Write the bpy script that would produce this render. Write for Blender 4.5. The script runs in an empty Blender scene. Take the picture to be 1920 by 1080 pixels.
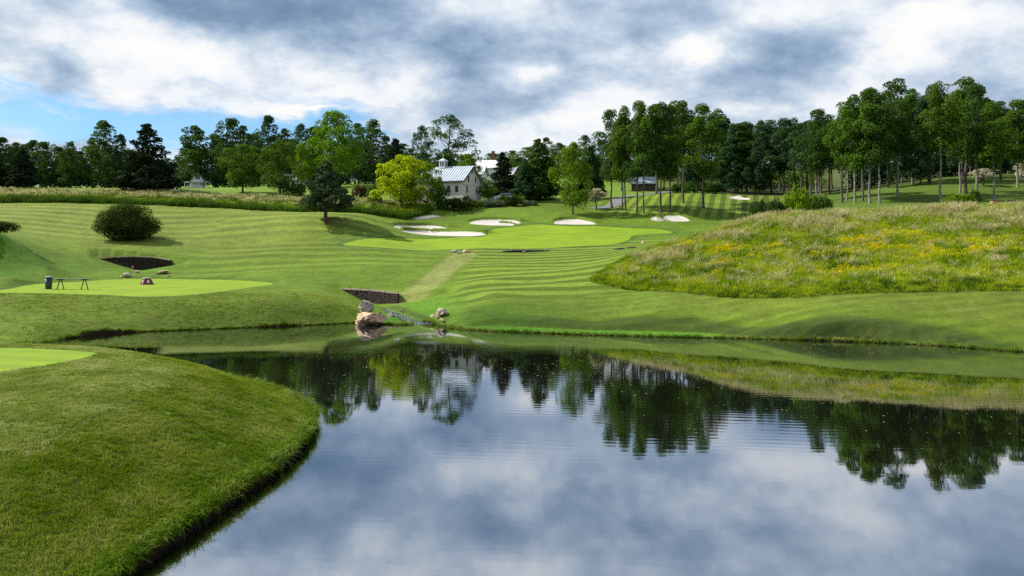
import bpy, math, random
import numpy as np
from mathutils import Vector

# ------------------------------------------------------------------ camera, sky, sun, exposure
SC = bpy.context.scene
COL = SC.collection
FPX, HY, HC = 1507.0, 445.0, 6.0          # focal length in photo pixels, horizon row, eye height over the water
cam_d = bpy.data.cameras.new('camera'); cam = bpy.data.objects.new('camera', cam_d); COL.objects.link(cam)
cam.location = (0, 0, HC); cam.rotation_euler = (math.radians(90), 0, 0)
cam_d.sensor_width = 36.0; cam_d.lens = FPX / 1920.0 * 36.0
cam_d.shift_y = -(540.0 - HY) / 1920.0
cam_d.clip_start = 0.1; cam_d.clip_end = 5000
SC.camera = cam
SC.view_settings.view_transform = 'Standard'; SC.view_settings.look = 'None'
SC.view_settings.gamma = 1.0; SC.view_settings.use_curve_mapping = False
EXPO = 0.8
SC.view_settings.exposure = EXPO
SC.render.engine = 'CYCLES'
SC.cycles.max_bounces = 6; SC.cycles.diffuse_bounces = 2; SC.cycles.glossy_bounces = 3
SC.cycles.transmission_bounces = 2; SC.cycles.transparent_max_bounces = 6
SC.cycles.caustics_reflective = False; SC.cycles.caustics_refractive = False
SC.cycles.use_denoising = False

SUN_EL, SUN_AZ = math.radians(42), math.radians(-76)      # azimuth from +Y towards +X
sdir = Vector((math.sin(SUN_AZ) * math.cos(SUN_EL), math.cos(SUN_AZ) * math.cos(SUN_EL), math.sin(SUN_EL)))
sun_d = bpy.data.lights.new('sun', 'SUN'); sun = bpy.data.objects.new('sun', sun_d); COL.objects.link(sun)
sun_d.energy = 5.0; sun_d.angle = math.radians(0.6); sun_d.color = (1.0, 0.94, 0.84)
sun.rotation_euler = sdir.to_track_quat('Z', 'Y').to_euler()
sun.location = (-60, 20, 80)

SKY_STR = 0.1
W = bpy.data.worlds.new('World'); SC.world = W; W.use_nodes = True
W.cycles.sampling_method = 'MANUAL'; W.cycles.sample_map_resolution = 512


class NT:
    """small helper for building node graphs"""
    def __init__(s, tree):
        s.t = tree
        s.n = tree.nodes
        s.n.clear()

    def node(s, typ, **kw):
        nd = s.n.new(typ)
        for k, v in kw.items():
            setattr(nd, k, v)
        return nd

    def link(s, a, b):
        s.t.links.new(a, b)

    def put(s, sock, v):
        if isinstance(v, bpy.types.NodeSocket):
            s.link(v, sock)
        elif isinstance(v, (tuple, list)) and sock.type == 'RGBA' and len(v) == 3:
            sock.default_value = (*v, 1)
        else:
            sock.default_value = v

    def m(s, op, a, b=0.0, c=0.0, clamp=False):
        nd = s.node('ShaderNodeMath', operation=op); nd.use_clamp = clamp
        s.put(nd.inputs[0], a); s.put(nd.inputs[1], b); s.put(nd.inputs[2], c)
        return nd.outputs[0]

    def vm(s, op, a, b=(0, 0, 0)):
        nd = s.node('ShaderNodeVectorMath', operation=op)
        s.put(nd.inputs[0], a)
        if op == 'SCALE':
            s.put(nd.inputs[3], b)
        else:
            s.put(nd.inputs[1], b)
        return nd.outputs[0]

    def mix(s, f, a, b, typ='MIX'):
        nd = s.node('ShaderNodeMix', data_type='RGBA', blend_type=typ)
        s.put(nd.inputs[0], f); s.put(nd.inputs[6], a); s.put(nd.inputs[7], b)
        return nd.outputs[2]

    def ss(s, v, lo, hi, a=0.0, b=1.0):
        nd = s.node('ShaderNodeMapRange', interpolation_type='SMOOTHSTEP')
        s.put(nd.inputs[0], v)
        s.put(nd.inputs[1], lo); s.put(nd.inputs[2], hi); s.put(nd.inputs[3], a); s.put(nd.inputs[4], b)
        return nd.outputs[0]

    def noise(s, vec, scale, detail=3.0, rough=0.55, color=False, dist=0.0):
        nd = s.node('ShaderNodeTexNoise')
        s.put(nd.inputs['Vector'], vec)
        nd.inputs['Scale'].default_value = scale; nd.inputs['Detail'].default_value = detail
        nd.inputs['Roughness'].default_value = rough; nd.inputs['Distortion'].default_value = dist
        return nd.outputs[1] if color else nd.outputs[0]

    def attr(s, name, fac=True):
        nd = s.node('ShaderNodeAttribute'); nd.attribute_name = name
        return nd.outputs['Fac'] if fac else nd.outputs['Color']

    def xyz(s, v):
        nd = s.node('ShaderNodeSeparateXYZ'); s.put(nd.inputs[0], v); return nd.outputs

    def comb(s, x, y, z):
        nd = s.node('ShaderNodeCombineXYZ')
        s.put(nd.inputs[0], x); s.put(nd.inputs[1], y); s.put(nd.inputs[2], z); return nd.outputs[0]


def build_sky():
    t = NT(W.node_tree)
    out = t.node('ShaderNodeOutputWorld'); bg = t.node('ShaderNodeBackground')
    sky = t.node('ShaderNodeTexSky', sky_type='NISHITA'); sky.sun_disc = False
    sky.sun_elevation = SUN_EL; sky.sun_rotation = SUN_AZ
    sky.air_density = 1.0; sky.dust_density = 0.6; sky.ozone_density = 2.0; sky.altitude = 50
    tc = t.node('ShaderNodeTexCoord').outputs['Generated']
    d = t.vm('NORMALIZE', tc)
    x, y, z = t.xyz(d)
    az = t.m('ARCTAN2', x, y)                     # 0 straight ahead, + right
    el = t.m('ARCSINE', z)
    # cloud-layer coordinates (a flat layer seen in perspective)
    zz = t.m('ADD', t.m('ABSOLUTE', z), 0.42)
    cp = t.comb(t.m('DIVIDE', x, zz), t.m('DIVIDE', y, zz), 0.0)
    w1 = t.noise(cp, 3.6, 8, 0.6, color=True)
    w2 = t.noise(cp, 8.0, 9, 0.68)
    wv = t.xyz(t.vm('SUBTRACT', w1, (0.5, 0.5, 0.5)))
    wf_ = t.xyz(t.vm('SUBTRACT', t.noise(cp, 11.0, 6, 0.6, color=True), (0.5, 0.5, 0.5)))
    azw = t.m('ADD', az, t.m('ADD', t.m('MULTIPLY', wv[0], 0.15), t.m('MULTIPLY', wf_[0], 0.045)))
    elw = t.m('ADD', el, t.m('ADD', t.m('MULTIPLY', wv[1], 0.065), t.m('MULTIPLY', wf_[1], 0.028)))

    def blob(px, py, rx, ry, amp, tilt=0.0, hard=False):
        u, v = (px - 960) / FPX, (HY - py) / FPX
        a0 = math.atan(u); e0 = math.atan(v / math.sqrt(1 + u * u))
        c, s_ = math.cos(tilt), math.sin(tilt)
        da = t.m('SUBTRACT', azw, a0); de = t.m('SUBTRACT', elw, e0)
        p = t.m('ADD', t.m('MULTIPLY', da, c * FPX / rx), t.m('MULTIPLY', de, s_ * FPX / rx))
        q = t.m('ADD', t.m('MULTIPLY', da, -s_ * FPX / ry), t.m('MULTIPLY', de, c * FPX / ry))
        r2 = t.m('ADD', t.m('MULTIPLY', p, p), t.m('MULTIPLY', q, q))
        g = t.m('POWER', math.e, t.m('MULTIPLY', r2, -1.0))
        return t.m('MULTIPLY', g, amp)

    def total(bl):
        acc = None
        for b in bl:
            v = blob(*b)
            acc = v if acc is None else t.m('ADD', acc, v)
        return acc

    dark = total([(580, 28, 250, 46, 1.05, -0.16), (790, 75, 150, 42, 0.7, -0.1), (330, 0, 140, 26, 0.7, 0),
                  (118, 138, 66, 30, 0.85, -0.35), (175, 165, 50, 18, 0.45, -0.3), (930, 190, 170, 40, 0.4, 0.0), (1040, 70, 120, 45, 0.45, 0.0),
                  (1240, 45, 120, 50, 0.35, 0.1), (1390, 165, 160, 52, 0.75, -0.1), (1560, 105, 150, 42, 0.7, 0.15),
                  (1870, 130, 120, 45, 0.7, 0.05), (1240, 150, 110, 35, 0.3, 0.1), (1500, 40, 160, 40, 0.35, 0),
                  (1780, 205, 200, 25, 0.35, 0), (880, 262, 140, 22, 0.3, 0), (700, -90, 600, 60, 0.5, 0),
                  (1500, -140, 500, 60, 0.6, 0.1), (200, -200, 500, 60, 0.3, 0.1), (1000, -290, 700, 60, 0.6, -0.05)])
    lite = total([(350, 125, 240, 52, 0.62, -0.08), (430, 196, 240, 14, 0.45, -0.05), (980, 145, 70, 28, 0.75, 0.1),
                  (1320, 95, 75, 40, 0.7, 0.3), (1700, 75, 80, 38, 0.75, 0.3), (1800, 10, 70, 24, 0.5, 0),
                  (1480, 25, 110, 26, 0.4, 0), (30, 60, 110, 70, 0.15, 0), (760, 170, 60, 26, 0.4, 0.3), (1060, 250, 160, 40, 0.35, 0),
                  (1420, 215, 160, 18, 0.4, 0), (1000, -60, 80, 30, 0.5, 0), (1250, -200, 160, 40, 0.4, 0.2)])
    gap = total([(90, 228, 250, 38, 1.1, -0.04), (430, 252, 280, 40, 1.3, 0.0), (640, 226, 80, 32, 1.1, 0.0),
                 (60, 170, 170, 14, 0.45, -0.1), (560, 185, 190, 9, 0.5, -0.06), (230, 150, 200, 8, 0.2, 0), (960, 300, 200, 14, 0.3, 0)])
    # base tone field 0 = dark belly, 1 = brilliant edge
    n = t.ss(t.noise(cp, 3.4, 8, 0.56), 0.32, 0.68)
    tone = t.m('ADD', 0.69, t.m('MULTIPLY', t.m('SUBTRACT', n, 0.5), 0.52))
    tone = t.m('ADD', tone, t.m('MULTIPLY', t.m('SUBTRACT', w2, 0.5), 0.62))
    tone = t.m('ADD', tone, t.m('MULTIPLY', lite, 0.50))
    dark = t.m('DIVIDE', dark, t.m('ADD', 1.0, t.m('MULTIPLY', dark, 0.35)))
    tone = t.m('SUBTRACT', tone, t.m('MULTIPLY', dark, 0.44))
    ramp = t.node('ShaderNodeValToRGB'); cr = ramp.color_ramp
    k = 1.0 / (2 ** EXPO) / SKY_STR

    def lin(c):
        return tuple(((v / 255.0) / 12.92 if v <= 10 else ((v / 255.0 + 0.055) / 1.055) ** 2.4) * k for v in c) + (1,)
    pts = [(0.0, (106, 135, 165)), (0.22, (131, 158, 187)), (0.45, (169, 190, 214)), (0.64, (204, 218, 234)), (0.84, (243, 247, 252)), (1.0, (254, 254, 252))]
    cr.elements[0].position = 0; cr.elements[0].color = lin(pts[0][1])
    cr.elements[1].position = 1; cr.elements[1].color = lin(pts[-1][1])
    for p, c in pts[1:-1]:
        e = cr.elements.new(p); e.color = lin(c)
    t.link(tone, ramp.inputs[0])
    # how much cloud covers the blue: streaky near the gap
    st = t.noise(t.vm('MULTIPLY', t.comb(az, t.m('ADD', elw, t.m('MULTIPLY', az, 0.08)), 0.0), (3.0, 26.0, 1.0)), 1.6, 7, 0.62)
    st2 = t.noise(t.vm('MULTIPLY', t.comb(az, t.m('ADD', elw, t.m('MULTIPLY', az, 0.12)), 0.0), (7.0, 70.0, 1.0)), 1.3, 6, 0.6)
    g = t.m('ADD', gap, t.m('MULTIPLY', t.m('SUBTRACT', 0.50, st), 2.8))
    g = t.m('ADD', g, t.m('MULTIPLY', t.m('SUBTRACT', 0.5, st2), 1.6))
    cover = t.ss(g, 0.30, 1.45, 1.0, 0.10)
    cover = t.m('MAXIMUM', cover, t.ss(gap, 0.12, 0.42, 1.0, 0.0))
    blue = t.mix(1.0, sky.outputs[0], (0.40, 0.66, 0.86), 'MULTIPLY')
    c = t.mix(cover, blue, ramp.outputs[0])
    # pale air close to the horizon
    hz = t.ss(el, 0.0, 0.16, 0.55, 0.0)
    c = t.mix(hz, c, lin((196, 220, 238))[:3])
    t.link(c, bg.inputs[0]); bg.inputs[1].default_value = SKY_STR
    t.link(bg.outputs[0], out.inputs[0])


build_sky()

# ------------------------------------------------------------------ small helpers
RS = np.random.RandomState(7)


def wpt(px, py, Y):
    return ((px - 960) / FPX * Y, Y, HC + (HY - py) / FPX * Y)


def wat(px, py, z=0.0):
    Y = (HC - z) * FPX / (py - HY)
    return ((px - 960) / FPX * Y, Y)


def add_mesh(name, verts, faces, mat=None, parent=None, smooth=False, mats=None, midx=None):
    me = bpy.data.meshes.new(name)
    verts = np.asarray(verts, dtype=np.float32)
    if isinstance(faces, np.ndarray) and faces.ndim == 2:
        nf, k = faces.shape
        me.vertices.add(len(verts)); me.vertices.foreach_set('co', verts.ravel())
        me.loops.add(nf * k); me.loops.foreach_set('vertex_index', faces.ravel().astype(np.int32))
        me.polygons.add(nf)
        me.polygons.foreach_set('loop_start', (np.arange(nf) * k).astype(np.int32))
        me.polygons.foreach_set('loop_total', np.full(nf, k, dtype=np.int32))
        me.update(calc_edges=True)
    else:
        me.from_pydata([tuple(map(float, v)) for v in verts], [], [tuple(f) for f in faces])
        me.update()
    if smooth:
        me.polygons.foreach_set('use_smooth', np.ones(len(me.polygons), dtype=bool))
    for mm in (mats or ([mat] if mat else [])):
        me.materials.append(mm)
    if midx is not None:
        me.polygons.foreach_set('material_index', np.asarray(midx, dtype=np.int32))
    o = bpy.data.objects.new(name, me)
    COL.objects.link(o)
    if parent is not None:
        o.parent = parent
    return o


def tag(o, label=None, cat=None, group=None, kind=None):
    if label: o['label'] = label
    if cat: o['category'] = cat
    if group: o['group'] = group
    if kind: o['kind'] = kind
    return o


def empty(name, loc, label, cat, group=None, rz=0.0, sc=(1, 1, 1)):
    o = bpy.data.objects.new(name, None); COL.objects.link(o)
    o.location = loc; o.rotation_euler = (0, 0, rz); o.scale = sc
    o.empty_display_size = 0.3
    return tag(o, label, cat, group)


class MB:
    """mesh builder: boxes, tubes, polygons joined in one mesh"""
    def __init__(s):
        s.v, s.f = [], []

    def add(s, vs, fs):
        n = len(s.v); s.v += [tuple(v) for v in vs]; s.f += [tuple(i + n for i in f) for f in fs]

    def hexa(s, p):      # 8 points: bottom ring 0-3, top ring 4-7
        s.add(p, [(3, 2, 1, 0), (4, 5, 6, 7), (0, 1, 5, 4), (1, 2, 6, 5), (2, 3, 7, 6), (3, 0, 4, 7)])

    def box(s, c, size, rz=0.0):
        hx, hy, hz = size[0] / 2, size[1] / 2, size[2] / 2
        cs, sn = math.cos(rz), math.sin(rz)
        P = []
        for z in (-hz, hz):
            for x, y in ((-hx, -hy), (hx, -hy), (hx, hy), (-hx, hy)):
                P.append((c[0] + x * cs - y * sn, c[1] + x * sn + y * cs, c[2] + z))
        s.hexa(P)

    def tube(s, pts, rads, n=7, cap=True):
        pts = [Vector(p) for p in pts]
        base = len(s.v)
        for i, p in enumerate(pts):
            a = pts[max(0, i - 1)]; b = pts[min(len(pts) - 1, i + 1)]
            dr = (b - a).normalized()
            ref = Vector((0, 1, 0)) if abs(dr.z) > 0.8 else Vector((0, 0, 1))
            u = dr.cross(ref).normalized(); w = dr.cross(u).normalized()
            for k in range(n):
                an = 2 * math.pi * k / n
                q = p + (u * math.cos(an) + w * math.sin(an)) * rads[i]
                s.v.append(tuple(q))
        for i in range(len(pts) - 1):
            for k in range(n):
                a = base + i * n + k; b = base + i * n + (k + 1) % n
                s.f.append((a, a + n, b + n, b))
        if cap:
            s.f.append(tuple(base + (len(pts) - 1) * n + k for k in range(n))[::-1])
            s.f.append(tuple(base + k for k in range(n)))

    def build(s, name, mat, parent=None, smooth=False):
        return add_mesh(name, s.v, s.f, mat, parent, smooth)


# ------------------------------------------------------------------ land form
def catmull(P, n=6, closed=True):
    P = np.array(P, float); N = len(P); out = []
    rng = range(N) if closed else range(N - 1)
    for i in rng:
        if closed:
            p0, p1, p2, p3 = P[(i - 1) % N], P[i], P[(i + 1) % N], P[(i + 2) % N]
        else:
            p0, p1, p2, p3 = P[max(0, i - 1)], P[i], P[i + 1], P[min(N - 1, i + 2)]
        for k in range(n):
            t = k / n
            out.append(0.5 * ((2 * p1) + (-p0 + p2) * t + (2 * p0 - 5 * p1 + 4 * p2 - p3) * t * t + (-p0 + 3 * p1 - 3 * p2 + p3) * t ** 3))
    if not closed:
        out.append(P[-1])
    return np.array(out)


def seg_dist(x, y, poly, closed=True):
    """distance to polyline + nearest point"""
    x = np.asarray(x, float).ravel(); y = np.asarray(y, float).ravel()
    best = np.full(x.shape, 1e18); bx = np.zeros_like(x); by = np.zeros_like(y)
    n = len(poly)
    for i in range(n if closed else n - 1):
        ax, ay = poly[i]; cx, cy = poly[(i + 1) % n]
        dx, dy = cx - ax, cy - ay
        L = dx * dx + dy * dy + 1e-12
        t = np.clip(((x - ax) * dx + (y - ay) * dy) / L, 0, 1)
        qx, qy = ax + t * dx, ay + t * dy
        d = (x - qx) ** 2 + (y - qy) ** 2
        m = d < best
        best[m] = d[m]; bx[m] = qx[m]; by[m] = qy[m]
    return np.sqrt(best), bx, by


def inside(x, y, poly):
    x = np.asarray(x, float).ravel(); y = np.asarray(y, float).ravel()
    c = np.zeros(x.shape, bool); n = len(poly)
    j = n - 1
    for i in range(n):
        xi, yi = poly[i]; xj, yj = poly[j]
        if yi != yj:
            c ^= ((yi > y) != (yj > y)) & (x < (xj - xi) * (y - yi) / (yj - yi) + xi)
        j = i
    return c


def sdf(x, y, poly, far=60.0):
    """positive inside; computed near the polygon's box only"""
    sh = np.shape(x)
    x = np.asarray(x, float).ravel(); y = np.asarray(y, float).ravel()
    r = np.full(x.shape, -far)
    p = np.asarray(poly)
    m = (x > p[:, 0].min() - far) & (x < p[:, 0].max() + far) & (y > p[:, 1].min() - far) & (y < p[:, 1].max() + far)
    if m.any():
        d, _, _ = seg_dist(x[m], y[m], p)
        ins = inside(x[m], y[m], p)
        r[m] = np.where(ins, d, -d)
    return np.maximum(r, -far).reshape(sh)


POND = catmull([wat(*p) for p in [(65, 645), (120, 636), (200, 626), (300, 621), (400, 617), (500, 613), (600, 609), (665, 606), (722, 608),
                                 (768, 609), (776, 605), (798, 605), (806, 606), (832, 612), (870, 618), (950, 622), (1100, 628), (1250, 632),
                                 (1400, 635), (1600, 641), (1750, 648), (1920, 660), (2150, 675)]]
               + [(45, 36), (55, 27), (50, 13), (30, 5), (8, 3.2), (-2, 4.2), (-5.6, 8), (-6.7, 12), (-6.85, 14.4)]
               + [wat(*p) for p in [(300, 1033), (370, 985), (440, 936), (500, 896), (545, 860), (570, 832), (585, 806)]]
               + [(-6.9, 27.2), (-9.5, 31), (-14, 34.6), (-19, 36.3), (-26, 37.5), (-30, 40), (-29.5, 43.5)], 5)

CT = []        # terrain control points: (px, py, Y)
def col(px, *pairs):
    for py, Y in pairs:
        CT.append((px, py, Y))
col(-500, (640, 50), (600, 54), (560, 60), (520, 72), (470, 85), (430, 98), (395, 112), (372, 130), (354, 165), (350, 240))
col(0, (638, 46.0), (603, 49.5), (566, 55), (549, 60.5), (544, 64), (522, 69), (500, 73), (470, 77), (440, 80.5), (436, 83), (436, 88), (425, 95), (402, 104), (383, 112), (372, 122), (360, 135), (352, 160), (350, 240))
col(100, (632, 47.2), (602, 49.8), (570, 55.5), (549, 61.5), (531, 74), (517, 79), (495, 85), (465, 90), (440, 95), (410, 103), (384, 112), (373, 122), (360, 137), (353, 160), (351, 240))
col(250, (617, 51), (584, 53.5), (564, 56), (555, 59), (525, 80), (514, 83), (496, 87), (481, 88), (455, 94), (428, 102), (402, 108), (385, 113), (374, 122), (361, 137), (353, 165), (350, 240))
col(400, (612, 53.2), (572, 55.3), (559, 58.5), (549, 62), (527, 77), (505, 84), (472, 92), (442, 100), (412, 107), (393, 112), (381, 121), (366, 135), (352, 162), (352, 240))
col(500, (606, 54), (567, 56.2), (555, 60.5), (537, 65), (515, 76), (475, 88), (445, 96.5), (418, 103), (400, 109), (386, 118), (368, 135), (351, 162), (348, 240))
col(612, (601, 56), (567, 57.9), (555, 61.5), (545, 65.5), (535, 70), (517, 76), (480, 86), (450, 94), (420, 101), (405, 106), (395, 112), (381, 121), (362, 140), (348, 165), (346, 240))
col(700, (598, 57), (581, 59.5), (560, 64.5), (545, 68.5), (530, 72), (500, 79), (470, 87.5), (450, 94), (425, 102), (406, 108), (396, 113), (380, 127), (366, 140), (345, 165), (345, 240))
col(790, (600, 56.5), (582, 59.5), (562, 64), (540, 69), (515, 75), (488, 83), (472, 90), (466, 93), (452, 99), (436, 105), (420, 109.5), (400, 116), (386, 123), (379, 132), (360, 150), (345, 180), (340, 240))
col(845, (603, 55.2), (580, 57.6), (556, 61.5), (535, 67))
col(900, (601, 54.2), (577, 55.9), (552, 59.4), (527, 66), (502, 74.5), (485, 83), (474, 88), (466, 92), (448, 98), (432, 103), (415, 110), (400, 116), (390, 122), (376, 132), (355, 155), (335, 180), (330, 240))
col(1000, (602, 53.1), (578, 55.3), (553, 59), (528, 65), (503, 73), (485, 82), (474, 88), (466, 92), (446, 99), (425, 106), (410, 112), (396, 118), (384, 125), (370, 138), (350, 160), (330, 190), (322, 240))
col(1100, (603, 52.6), (580, 54.5), (553, 57.8), (523, 63.5), (495, 74), (480, 81), (472, 87), (464, 91.5), (443, 98.5), (424, 106), (411, 112), (400, 116), (388, 124), (372, 137), (355, 158), (338, 185), (325, 240))
col(1200, (604, 51.5), (580, 53.5), (547, 58), (520, 62), (478, 70), (470, 76), (466, 84), (461, 90), (452, 95), (437, 101), (421, 107), (407, 112), (396, 117), (380, 125), (366, 138), (352, 158), (338, 185), (325, 240))
col(1300, (605, 51), (579, 52.6), (552, 55.3), (500, 63.5), (455, 71), (452, 78), (455, 86), (446, 95), (432, 103), (414, 110), (400, 115), (380, 123), (363, 132), (355, 150), (345, 180), (330, 240))
col(1400, (609, 49.6), (580, 51.2), (554, 53.6), (500, 60.5), (450, 67.5), (419, 73), (418, 79), (428, 90), (425, 103), (408, 112), (385, 121), (368, 131), (364, 145), (356, 165), (340, 200), (330, 240))
col(1550, (614, 46.5), (582, 48.8), (552, 51.8), (500, 59), (450, 65.5), (405, 72), (402, 78), (402, 86), (395, 96), (386, 104), (376, 113), (368, 124), (362, 142), (352, 170), (335, 210), (330, 240))
col(1700, (622, 45.6), (580, 48), (549, 50.8), (500, 57), (450, 63.5), (399, 71), (396, 77), (390, 85), (386, 92), (379, 99), (366, 106), (354, 114), (345, 123), (338, 140), (325, 170), (310, 210), (300, 240))
col(1920, (634, 44), (590, 46), (544, 49.6), (500, 55), (450, 61.5), (396, 69), (392, 76), (386, 84), (380, 92), (371, 99), (356, 107), (342, 116), (331, 128), (322, 145), (300, 180), (280, 240))
col(2500, (650, 42), (600, 44), (545, 48), (450, 58), (388, 66), (380, 78), (360, 90), (335, 110), (318, 135), (300, 180), (280, 240))

_cp = np.array([wpt(*c) for c in CT])


def uw(x, y):
    y = np.clip(y, 38, 300)
    return np.stack([np.clip(x / y, -1.05, 1.15) * 1.1, np.log(y) * 1.7], -1)


def _tps_fit(P, z, lam=1e-5):
    d = np.linalg.norm(P[:, None] - P[None], axis=2)
    K = np.where(d > 0, d * d * np.log(d + 1e-12), 0) + lam * np.eye(len(P))
    A = np.zeros((len(P) + 3, len(P) + 3)); A[:-3, :-3] = K
    A[:-3, -3] = 1; A[:-3, -2:] = P; A[-3, :-3] = 1; A[-2:, :-3] = P.T
    return np.linalg.solve(A, np.concatenate([z, np.zeros(3)]))


_P = uw(_cp[:, 0], _cp[:, 1]); _wt = _tps_fit(_P, _cp[:, 2])


def tps(x, y):
    x = np.asarray(x, float).ravel(); y = np.asarray(y, float).ravel()
    out = np.empty(x.shape)
    for i in range(0, len(x), 40000):
        Q = uw(x[i:i + 40000], y[i:i + 40000])
        d2 = ((Q[:, None, :] - _P[None]) ** 2).sum(-1)
        K = 0.5 * d2 * np.log(d2 + 1e-12)
        out[i:i + 40000] = K @ _wt[:-3] + _wt[-3] + Q @ _wt[-2:]
    return out


def sst(v, a, b):
    t = np.clip((v - a) / (b - a), 0, 1)
    return t * t * (3 - 2 * t)


def vnoise(x, y, s, seed=0):
    """cheap smooth value noise, -1..1"""
    r = np.random.RandomState(seed).rand(64, 64) * 2 - 1
    u, v = x / s, y / s
    i, j = np.floor(u).astype(int), np.floor(v).astype(int)
    fu, fv = u - i, v - j
    fu = fu * fu * (3 - 2 * fu); fv = fv * fv * (3 - 2 * fv)
    g = lambda a, b: r[a % 64, b % 64]
    return (g(i, j) * (1 - fu) + g(i + 1, j) * fu) * (1 - fv) + (g(i, j + 1) * (1 - fu) + g(i + 1, j + 1) * fu) * fv


TEE_Z = 1.8
TEE = catmull([wat(px, py, TEE_Z) for px, py in [(-500, 560), (-120, 551), (0, 544), (60, 534), (150, 527), (250, 523), (400, 525), (470, 528), (512, 532), (480, 538), (420, 546), (350, 553),
                                               (270, 556), (200, 553), (100, 550), (0, 549.5), (-200, 553), (-500, 564)]], 4)
NTEE_Z = 1.95
NTEE = catmull([wat(px, py, NTEE_Z) for px, py in [(-700, 648), (-200, 650), (0, 652), (110, 656), (168, 660), (176, 664), (150, 673), (90, 684), (0, 697), (-200, 718), (-500, 740)]], 4)
FPX_ = [0, 1.5, 2.7, 4.0, 5.4, 7.6, 40]
FPZ_ = [0.27, 0.84, 1.36, 1.70, 1.86, 1.93, 2.0]
# retaining walls: (end, end) in plan
WALL_A = [(-46.0, 89.2), (-43.0, 88.4), (-40.5, 87.9), (-38.2, 87.4), (-36.6, 87.0)]
WALL_B = [(-17.3, 72.0), (-14.8, 70.2), (-12.2, 68.4), (-10.6, 67.0), (-9.35, 65.8)]
# recentre wall A on its pixels
WALL_A = [((px - 960) / FPX * Y, Y) for px, Y in [(180, 89.5), (215, 88.7), (250, 88.0), (285, 87.5), (318, 87.2)]]
CH_A = [((262 - 960) / FPX * 88.2, 88.2, 2.45), ((256 - 960) / FPX * 84.5, 84.5, 2.2), ((225 - 960) / FPX * 81, 81, 1.95), ((150 - 960) / FPX * 77, 77, 1.7), ((20 - 960) / FPX * 74, 74, 1.6)]
CH_B = [((697 - 960) / FPX * 68.6, 68.6, 0.42), ((716 - 960) / FPX * 64, 64, 0.28), ((742 - 960) / FPX * 60.3, 60.3, 0.17), ((775 - 960) / FPX * 57, 57, 0.04), ((790 - 960) / FPX * 55, 55, -0.05)]


def wall_side(x, y, wl):
    """signed: positive on the near side (towards the camera) of the wall line"""
    w = np.array(wl); xs, ys = w[:, 0], w[:, 1]
    return np.interp(x, xs, ys) - y


def chan(x, y, ch, slL, slR, wl, steep=0.0):
    P = np.array(ch); best = np.full(x.shape, 1e9)
    for i in range(len(P) - 1):
        a, b = P[i], P[i + 1]
        dx, dy = b[0] - a[0], b[1] - a[1]; L = dx * dx + dy * dy
        t = np.clip(((x - a[0]) * dx + (y - a[1]) * dy) / L, 0, 1)
        qx, qy = a[0] + t * dx, a[1] + t * dy
        d = np.hypot(x - qx, y - qy)
        sl = np.where((x - qx) > 0, slR, slL)
        best = np.minimum(best, a[2] + t * (b[2] - a[2]) + np.maximum(d - 0.35, 0) * sl + steep * np.clip(d - 0.4, 0, 0.6) + 0.10 * np.maximum(d - 4.5, 0) ** 2)
    return best


def H0(x, y):
    sh = np.shape(x)
    x = np.asarray(x, float).ravel(); y = np.asarray(y, float).ravel()
    z = tps(x, y)
    dp = np.maximum(-sdf(x, y, POND, 40.0), 0.0)
    # far banks: a low ledge at the water's edge then a steep grassy lip on the right
    wR = sst(x, -5.0, -2.0)
    lw = 0.10 + 2.1 * sst(x, -4.5, -1.0) * (1 - sst(x, 11, 16)) + 0.25 * vnoise(x, y, 2.2, 6)
    z = np.where(y > 41, z * (1 - wR * (1 - (0.13 + 0.87 * sst(dp, lw + 0.05, lw + 0.42)))), z)
    # the near mound on the left
    zf = np.interp(dp, FPX_, FPZ_)
    zf = zf + 2.4 * sst(-y, -7.0, 0.0)
    wf = 1 - sst(y, 37.5, 43.0)
    z = z * (1 - wf) + zf * wf
    # gentle unevenness
    z = z + (0.05 * vnoise(x, y, 7.0, 1) + 0.03 * vnoise(x, y, 2.6, 2)) * sst(dp, 0.5, 3)
    z = z + 0.32 * vnoise(x, y, 13.0, 5) * sst(y, 84, 98) * (1 - sst(y, 112, 125)) * sst(-x, 4, 20)
    # tees
    s = sdf(x, y, TEE, 12.0); w = sst(s, -1.3, 0.25); z = z * (1 - w) + TEE_Z * w
    s = sdf(x, y, NTEE, 12.0); w = sst(s, -2.0, 0.3); z = z * (1 - w) + NTEE_Z * w
    # stream hollows in front of the stone walls
    for wl, ch, sl, sr, thr in ((WALL_A, CH_A, 0.24, 0.22, -0.68), (WALL_B, CH_B, 0.34, 0.22, -0.55)):
        side = wall_side(x, y, wl)
        c = chan(x, y, ch, sl, sr, wl, 0.62 * (1 - sst(y, 62, 66)) if wl is WALL_B else 0.0)
        k = 0.12
        m = (side > thr) & (y > 50)
        h = np.clip(0.5 + 0.5 * (z - c) / k, 0, 1)
        zc = z * (1 - h) + c * h - k * h * (1 - h)
        z = np.where(m, zc, z)
    z = np.maximum(z, 0.06)
    return z.reshape(sh)


def hit0(px, py, hf, y0=16.0, y1=330.0):
    Y = np.exp(np.linspace(math.log(y0), math.log(y1), 2600))
    X = (px - 960) / FPX * Y; zr = HC + (HY - py) / FPX * Y
    zg = hf(X, Y)
    k = np.nonzero(zg >= zr)[0]
    if len(k) == 0:
        return None
    i = max(k[0], 1)
    a, b = zr[i - 1] - zg[i - 1], zr[i] - zg[i]
    t = a / (a - b) if a != b else 0
    Yh = Y[i - 1] + (Y[i] - Y[i - 1]) * t
    return ((px - 960) / FPX * Yh, Yh)


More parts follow.
